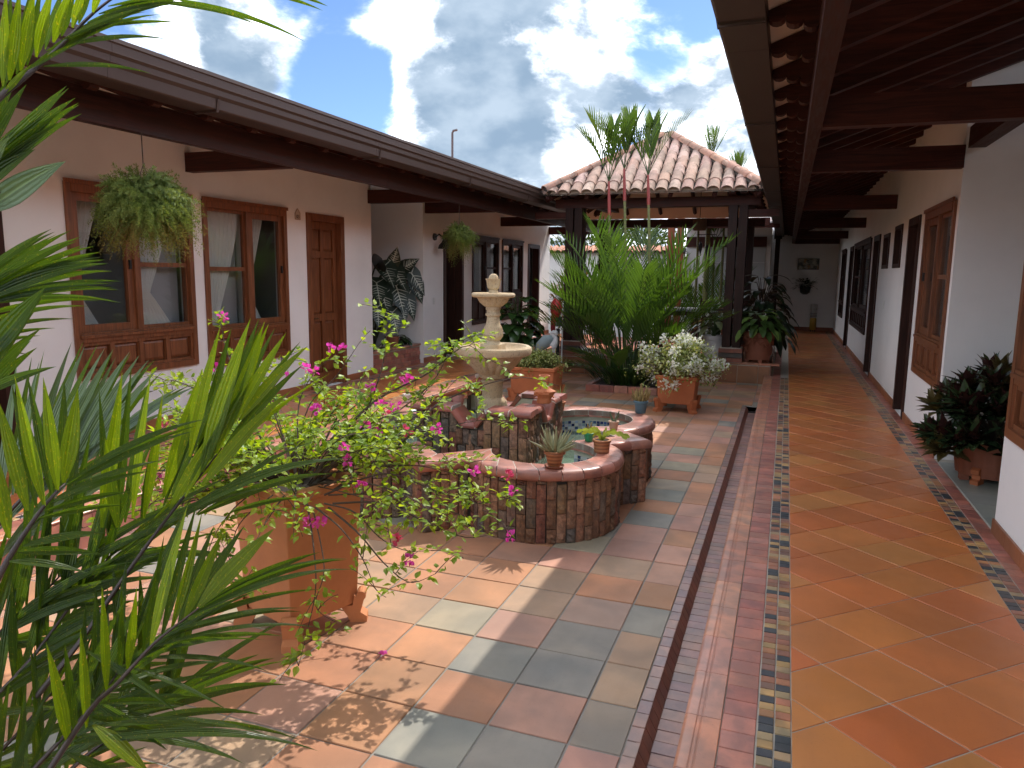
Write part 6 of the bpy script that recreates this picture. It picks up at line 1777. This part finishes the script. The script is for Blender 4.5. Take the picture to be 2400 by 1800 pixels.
for path, rr, n0, dn in (
        (wp((735, 1120, 3.2), (800, 1020, 3.25), (884, 936, 3.3), (1001, 876, 3.4), (1090, 800+10, 3.5), (1137, 840, 3.5)), .008, 6, 1.3),
        (wp((780, 1150, 3.2), (950, 1030, 3.25), (1022, 950, 3.3), (1140, 900, 3.4), (1235, 885, 3.45), (1310, 905, 3.5)), .006, 7, .8),
        (wp((760, 1120, 3.2), (850, 980, 3.3), (893, 870, 3.35), (905, 790, 3.38), (907, 735, 3.4)), .005, 6, .9),
        (wp((690, 1120, 3.3), (720, 960, 3.4), (790, 880, 3.5), (845, 800, 3.55), (868, 775, 3.55)), .004, 6, .6),
        (wp((640, 1100, 3.3), (560, 900, 3.4), (525, 800, 3.45), (522, 745, 3.45)), .004, 6, .7),
        (wp((760, 1160, 3.1), (900, 1110, 3.1), (1020, 1150, 3.1), (1120, 1180, 3.1), (1200, 1165, 3.12)), .005, 5, 1.0),
        (wp((780, 1180, 3.05), (900, 1180, 3.0), (1010, 1230, 3.0), (1100, 1260, 3.0), (1190, 1240, 3.0)), .005, 5, .8),
        (wp((770, 1190, 3.0), (840, 1250, 2.9), (900, 1320, 2.85), (960, 1365, 2.85), (1020, 1345, 2.85)), .005, 5, .7),
        (wp((720, 1180, 3.0), (735, 1280, 2.8), (740, 1380, 2.72), (720, 1480, 2.66), (700, 1560, 2.62)), .004, 8, .8),
        (wp((735, 1200, 3.0), (760, 1330, 2.75), (740, 1420, 2.7), (790, 1460, 2.7)), .003, 7, .6),
        (wp((740, 1110, 3.2), (860, 1040, 3.25), (1000, 1010, 3.3), (1130, 985, 3.3), (1200, 1000, 3.3)), .005, 4, .9),
        (wp((640, 1130, 3.2), (560, 1180, 3.1), (500, 1260, 3.0), (480, 1340, 2.95)), .004, 4, .8),
        (wp((630, 1110, 3.2), (520, 1040, 3.2), (430, 1060, 3.2), (360, 1130, 3.15)), .005, 4, .9),
        (wp((640, 1100, 3.3), (520, 950, 3.4), (420, 900, 3.5), (350, 920, 3.5)), .005, 4, .9),
        (wp((760, 1140, 3.15), (860, 1100, 3.15), (960, 1090, 3.2), (1060, 1110, 3.2), (1130, 1150, 3.2)), .004, 4, .8),
        (wp((770, 1160, 3.1), (880, 1160, 3.05), (980, 1190, 3.05), (1060, 1200, 3.05), (1130, 1230, 3.05)), .004, 5, .7),
        (wp((760, 1180, 3.0), (830, 1200, 2.95), (890, 1260, 2.9), (950, 1290, 2.9), (1010, 1290, 2.9)), .004, 5, .6),
        (wp((740, 1190, 2.95), (800, 1240, 2.85), (850, 1310, 2.8), (880, 1380, 2.78), (905, 1400, 2.78)), .004, 6, .6),
        (wp((720, 1100, 3.2), (790, 990, 3.3), (870, 930, 3.4), (960, 920, 3.45), (1040, 950, 3.45)), .004, 5, .9),
        (wp((700, 1100, 3.25), (700, 950, 3.35), (740, 870, 3.45), (790, 830, 3.5)), .004, 5, .9),
        (wp((690, 1100, 3.25), (640, 960, 3.35), (620, 880, 3.45), (660, 850, 3.5)), .004, 5, .9),
        (wp((760, 1110, 3.2), (900, 990, 3.3), (1010, 900, 3.45), (1060, 815, 3.5), (1100, 790, 3.55)), .004, 6, .9),
        (wp((640, 1160, 3.1), (560, 1230, 2.95), (540, 1330, 2.9), (560, 1400, 2.85)), .003, 4, .6)):
    spray(poly(path, 18), rr, n0, dn)
f_ = lv.build('foliage', BLF, bg_); tw.build('branches', BARK, bg_)
FLW = [(775, 815, 3.5), (802, 817, 3.5), (716, 863, 3.4), (737, 870, 3.4), (665, 883, 3.4), (742, 959, 3.2), (958, 890, 3.38), (945, 893, 3.4), (893, 947, 3.25), (901, 960, 3.2), (928, 952, 3.25), (855, 997, 3.15), (954, 1009, 3.15), (1024, 1004, 3.2), (808, 1050, 3.0), (817, 1080, 3.0),
       (1110, 1104, 3.1), (1189, 1114, 3.1), (1205, 1151, 3.1), (1195, 1257, 3.0), (724, 1226, 2.9), (752, 1224, 2.9), (927, 1264, 2.95), (957, 1312, 2.9), (846, 1136, 3.0), (503, 862, 3.4), (387, 994, 3.3), (450, 1027, 3.3), (367, 1121, 3.2), (600, 880, 3.4), (522, 742, 3.45), (885, 1010, 3.2), (870, 905, 3.3)]
for k, (px, py, d) in enumerate(FLW):
    c = W(px, py, d); g = MB(); red = k in (9, 12, 17, 22, 26)
    for j in range(12):
        u = Vector((r.gauss(0, 1), r.gauss(0, 1), r.gauss(.1, 1))).normalized(); p = c+u*.010
        g.leaf(p, u+Vector((0, 0, .2)), Vector((r.gauss(0, 1), r.gauss(0, 1), r.gauss(0, 1))), r.uniform(.017, .024), .019, (.15, .85, 1., .7, .0), .35, .1, wavy=.2)
    g.build('flower', PINK2 if red else PINK, bg_)
c = GP(898, 1535, .006); g = MB()
for j in range(5): a = j*1.3; g.leaf(c+Vector((0, 0, .004)), Vector((math.cos(a), math.sin(a), .35)), Vector((0, 0, 1)), .024, .018, (.15, .85, 1., .7, .0), .4, .1)
tag(g.build('fallen_petal', PINK), 'fallen pink bract lying on the sunlit patio tiles', 'petal')
# ------------------------------------------------------------------ palm at the left edge, close to the camera
bs = W(-560, 2050, 1.85)
pot0 = Vector((bs.x, bs.y, 0))
np_ = thing('potted_palm', 'broad-leafleted palm in the left foreground reaching into the picture', 'palm', pot0)
r = random.Random(77)
PSILV = leafmat('palm_leaflet_silver', (.10, .15, .09), (.16, .22, .14), .25, .28, tint=(1.2, 1.3, .5), ribs=5)  # silver-green undersides, their bright reflection put into the paler colour
PDARK = leafmat('palm_leaflet_shade', (.028, .066, .013), (.060, .11, .016), .50, .28, spots=.25, tint=(2.0, 1.8, .25), ribs=5)  # darker copy, shade among the leaflets put into its colour
PW = (.20, .55, .85, 1., .98, .88, .72, .50, .26, .0)
def nfrond(rach, leaflets, mat=PALMNEAR, rad=.008, rmat=RACHIS, fill=True):
    """rach: (px,py,depth) along the midrib; leaflets: base, tip, width in photo pixels, depth of base and tip"""
    P = [W(*q) for q in rach]; ra = MB(); n = len(P)
    ra.tube(poly(P, 16), [rad*(1-.75*i/16) for i in range(17)], 6); fr_ = ra.build('frond', rmat, np_, 60)
    ex = []
    if fill:                                              # the leaflets that show only in the gaps between these
        for a_, b_ in zip(leaflets[:-1], leaflets[1:]):
            if abs(math.atan2(a_[3]-a_[1], a_[2]-a_[0])-math.atan2(b_[3]-b_[1], b_[2]-b_[0])) < .7:
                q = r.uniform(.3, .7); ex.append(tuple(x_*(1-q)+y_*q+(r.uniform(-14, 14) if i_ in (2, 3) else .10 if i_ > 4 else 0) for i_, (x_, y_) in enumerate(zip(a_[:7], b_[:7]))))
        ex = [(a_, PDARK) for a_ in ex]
    for (bx, by, tx, ty, w_, d0, d1, *more), lm in [(a_, mat) for a_ in leaflets]+ex:
        A = W(bx, by, d0); B = W(tx, ty, d1); d = B-A; L = d.length
        view = (Vector((0, 0, CAMH))-(A+B)/2).normalized()
        side = d.normalized().cross(view).normalized()
        nn = view+side*r.uniform(-.75, .75)
        hz = abs(tx-bx)/(math.hypot(tx-bx, ty-by) or 1); sag = more[0] if more else r.uniform(.05, .22)+.55*hz*hz*min(1., L/.45)
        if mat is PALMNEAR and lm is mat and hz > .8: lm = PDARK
        d = d+Vector((0, 0, L*sag*.42))
        g = MB(); g.leaf(A, d, nn, L*(1+sag*.06), w_*(.92 if lm is mat else .70)*(d0+d1)/2/FPX, PW, r.uniform(.18, .5), sag, r.uniform(-.35, .35))
        g.build('leaflet', lm, fr_)
    return fr_
def z7(*a):                                               # close-up coordinates of the lower left part of the photo
    return [(x0/2.765, 1200+y0/2.765, x1/2.765, 1200+y1/2.765, w_/2.765, d0, d1) for x0, y0, x1, y1, w_, d0, d1 in a]
def z4(*a):
    return [(x0/2.765, 600+y0/2.765, x1/2.765, 600+y1/2.765, w_/2.765, d0, d1) for x0, y0, x1, y1, w_, d0, d1 in a]
def z1(*a):
    return [(x0/2.765, y0/2.765, x1/2.765, y1/2.765, w_/2.765, d0, d1) for x0, y0, x1, y1, w_, d0, d1 in a]
nfrond([(60, 1890, 1.62), (119, 1800, 1.65), (217, 1656, 1.7), (268, 1609, 1.72), (351, 1518, 1.78), (401, 1475, 1.8), (467, 1424, 1.85)],
       z7((690, 1170, 660, 480, 74, 1.74, 1.70), (825, 1025, 885, 490, 70, 1.77, 1.72), (975, 880, 1215, -40, 92, 1.80, 1.85), (1110, 755, 1310, 0, 84, 1.82, 1.88), (1195, 690, 1445, 120, 84, 1.84, 1.92), (1285, 620, 1775, 110, 135, 1.86, 1.95),
          (1290, 630, 2235, 318, 74, 1.86, 2.05), (1200, 690, 2270, 380, 64, 1.84, 2.0), (1100, 780, 1930, 630, 52, 1.82, 1.95), (980, 880, 2050, 765, 46, 1.80, 1.95), (850, 1010, 1470, 1295, 58, 1.77, 1.8), (740, 1130, 1140, 1010, 60, 1.75, 1.9),
          (640, 1240, 1190, 1250, 64, 1.73, 1.85), (600, 1330, 1010, 1430, 74, 1.71, 1.8), (560, 1400, 1720, 1480, 78, 1.70, 1.85), (480, 1500, 2030, 1580, 86, 1.68, 1.85), (600, 1380, 980, 1720, 120, 1.69, 1.7), (560, 900, 1150, 1320, 66, 1.75, 1.75),
          (560, 1400, 520, 760, 80, 1.72, 1.7), (450, 1520, 300, 850, 90, 1.68, 1.62), (430, 1560, 900, 1800, 90, 1.66, 1.7)))
nfrond([(-40, 1420, 1.55), (0, 1346, 1.58), (30, 1293, 1.6), (68, 1235, 1.62), (101, 1189, 1.64), (134, 1151, 1.66), (152, 1134, 1.68)],
       z4((180, 1650, -20, 920, 100, 1.62, 1.6), (290, 1620, 95, 780, 92, 1.64, 1.62), (375, 1520, 280, 785, 88, 1.66, 1.64), (410, 1470, 505, 860, 118, 1.68, 1.70), (430, 1470, 1335, 1060, 66, 1.68, 1.85), (440, 1490, 1245, 1140, 74, 1.68, 1.82),
          (330, 1600, 960, 1400, 60, 1.65, 1.8), (250, 1700, 800, 1620, 70, 1.63, 1.75), (60, 1830, -60, 1200, 95, 1.6, 1.58), (150, 1880, 700, 1800, 80, 1.6, 1.7), (60, 1980, 560, 2060, 90, 1.58, 1.65)))
nfrond([(80, 1640, 1.9), (190, 1500, 1.95), (300, 1340, 2.0), (380, 1230, 2.05), (450, 1140, 2.08), (520, 1050, 2.1)],
       z4((1230, 1300, 1425, 465, 78, 2.06, 2.08), (1310, 1400, 1622, 410, 118, 2.06, 2.1), (1400, 1280, 1715, 425, 96, 2.08, 2.12), (1440, 1200, 1738, 445, 84, 2.1, 2.14), (1520, 1080, 1855, 498, 78, 2.1, 2.16), (1560, 1060, 1990, 588, 84, 2.1, 2.2),
          (1310, 1490, 1875, 880, 96, 2.05, 2.15), (1060, 1560, 1312, 735, 94, 2.04, 2.02), (1200, 1560, 1640, 760, 66, 2.05, 2.1), (860, 1700, 982, 738, 70, 2.0, 1.98), (660, 1760, 792, 755, 96, 1.98, 1.95), (930, 1700, 1055, 890, 74, 2.0, 1.98),
          (1140, 1690, 2260, 1320, 104, 2.04, 2.25), (1490, 1659, 1950, 1572, 54, 2.05, 2.15), (1000, 1700, 2120, 770, 62, 2.03, 2.3), (760, 1760, 680, 1180, 80, 1.97, 1.92), (1100, 1640, 1500, 1000, 80, 2.04, 2.1)))
nfrond([(-60, 1300, 2.2), (40, 1180, 2.22), (130, 1100, 2.24), (260, 1030, 2.28)],
       [(x0, y0, x1, y1, w_, 2.24, 2.26) for x0, y0, x1, y1, w_ in ((0, 1180, 40, 850, 24), (30, 1160, 92, 848, 24), (50, 1150, 166, 806, 27), (70, 1140, 198, 813, 27), (95, 1130, 243, 820, 29), (115, 1120, 263, 822, 27), (135, 1110, 271, 838, 26), (150, 1105, 301, 828, 29),
        (170, 1095, 326, 834, 27), (190, 1085, 346, 846, 26), (210, 1075, 368, 866, 26), (225, 1070, 412, 912, 24), (240, 1050, 452, 908, 22), (0, 1240, 260, 1010, 24), (40, 1200, 330, 985, 24), (90, 1160, 400, 960, 24), (60, 1230, 300, 1080, 24), (20, 1290, 280, 1120, 24), (-10, 1320, 200, 1090, 24))], PSILV)
# lower leaves, shade of the others put into their dark colour
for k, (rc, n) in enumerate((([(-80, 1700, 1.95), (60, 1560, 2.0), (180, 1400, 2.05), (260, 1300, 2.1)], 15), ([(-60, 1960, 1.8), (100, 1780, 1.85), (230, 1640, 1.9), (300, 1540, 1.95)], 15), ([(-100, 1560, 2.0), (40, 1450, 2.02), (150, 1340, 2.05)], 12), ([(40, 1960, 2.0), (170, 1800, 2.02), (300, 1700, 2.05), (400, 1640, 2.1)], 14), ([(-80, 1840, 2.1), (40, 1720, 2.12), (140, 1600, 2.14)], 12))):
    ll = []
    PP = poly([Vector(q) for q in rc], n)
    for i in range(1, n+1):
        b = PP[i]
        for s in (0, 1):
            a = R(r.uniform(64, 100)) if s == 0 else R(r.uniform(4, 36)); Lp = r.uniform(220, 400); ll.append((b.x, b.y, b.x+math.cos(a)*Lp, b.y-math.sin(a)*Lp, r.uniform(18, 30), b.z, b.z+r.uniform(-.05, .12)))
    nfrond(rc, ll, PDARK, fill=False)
# leaves entering from the left, above
nfrond([(-260, 900, 1.7), (-150, 780, 1.7), (-40, 705, 1.72)],
       [(x0, y0, x1, y1, w_, 1.7, 1.78) for x0, y0, x1, y1, w_ in ((-90, 690, 117, 538, 28), (-80, 700, 128, 551, 24), (-70, 700, 187, 556, 32), (-70, 705, 196, 575, 28), (-60, 708, 229, 592, 34), (-60, 708, 214, 600, 34), (-50, 710, 247, 619, 42), (-50, 715, 263, 667, 24), (-50, 718, 269, 677, 22), (-50, 715, 278, 713, 20), (-60, 760, 204, 719, 20), (-60, 800, 128, 770, 16), (-80, 830, 60, 830, 20))], PALMNEAR)
nfrond([(-240, 1000, 1.62), (-120, 880, 1.62), (-20, 810, 1.63)],
       [(x0, y0, x1, y1, w_, 1.62, 1.66) for x0, y0, x1, y1, w_ in ((-40, 850, 106, 674, 52), (-60, 900, 80, 730, 40), (-60, 930, 130, 860, 26), (-90, 960, 70, 800, 34))], PDARK)
nfrond([(-260, 620, 1.6), (-150, 510, 1.6), (-50, 430, 1.6)],
       [(x0, y0, x1, y1, w_, 1.6, 1.65) for x0, y0, x1, y1, w_ in ((-80, 470, 158, 209, 36), (-60, 450, 171, 232, 38), (-60, 440, 180, 243, 38), (-60, 440, 187, 268, 30), (-50, 380, 60, 200, 30), (-90, 420, 20, 180, 34))], PDARK)
nfrond([(-120, 560, 1.5), (-60, 500, 1.5), (0, 450, 1.5)], [(-40, 500, 152, 379, 62, 1.5, 1.55), (-60, 420, 20, 320, 40, 1.5, 1.5)], PSILV)
nfrond([(-90, 330, 1.5), (0, 228, 1.52), (47, 190, 1.55), (137, 113, 1.6), (217, 32, 1.65), (300, -30, 1.7)],
       z1((20, 560, 40, -60, 66, 1.52, 1.5), (60, 520, 130, -80, 82, 1.53, 1.5), (135, 460, 225, -90, 78, 1.55, 1.52), (235, 370, 345, -90, 74, 1.58, 1.55), (345, 275, 465, -90, 68, 1.6, 1.58), (470, 180, 560, -120, 58, 1.62, 1.6), (600, 90, 690, -140, 52, 1.65, 1.62),
          (160, 460, 560, 260, 46, 1.55, 1.62), (240, 400, 1125, 20, 64, 1.58, 1.75), (300, 330, 900, 120, 48, 1.6, 1.7), (400, 260, 1080, 30, 46, 1.6, 1.72), (520, 180, 1190, 12, 56, 1.63, 1.75), (640, 90, 1210, 0, 44, 1.66, 1.75), (280, 430, 975, 482, 44, 1.58, 1.7), (700, 40, 1300, -10, 40, 1.67, 1.75), (1120, -10, 1965, 278, 50, 1.75, 1.85), (20, 620, 200, 420, 40, 1.52, 1.55)))
nfrond([(560, -160, 1.9), (620, -80, 1.9), (660, -30, 1.9)], z1((1700, -60, 2090, 72, 40, 1.9, 1.92), (1850, -60, 2125, 42, 36, 1.9, 1.92)))
sm = MB()
for k in range(6): a = k*1.05; q = pot0+Vector((math.cos(a)*.09, math.sin(a)*.09, .40)); sm.tube([q, q+Vector((0, 0, .25)), q+Vector((math.cos(a)*.10, math.sin(a)*.10, .6))], [.02, .018, .012], 7)
sm.build('stem', STEM, np_, 60)
g = MB(); g.lathe([(.17, 0), (.18, .02), (.22, .36), (.24, .37), (.24, .43), (.225, .43), (.21, .39), (0, .38)], 28, pot0); g.build('pot', TERRA, np_, 40)
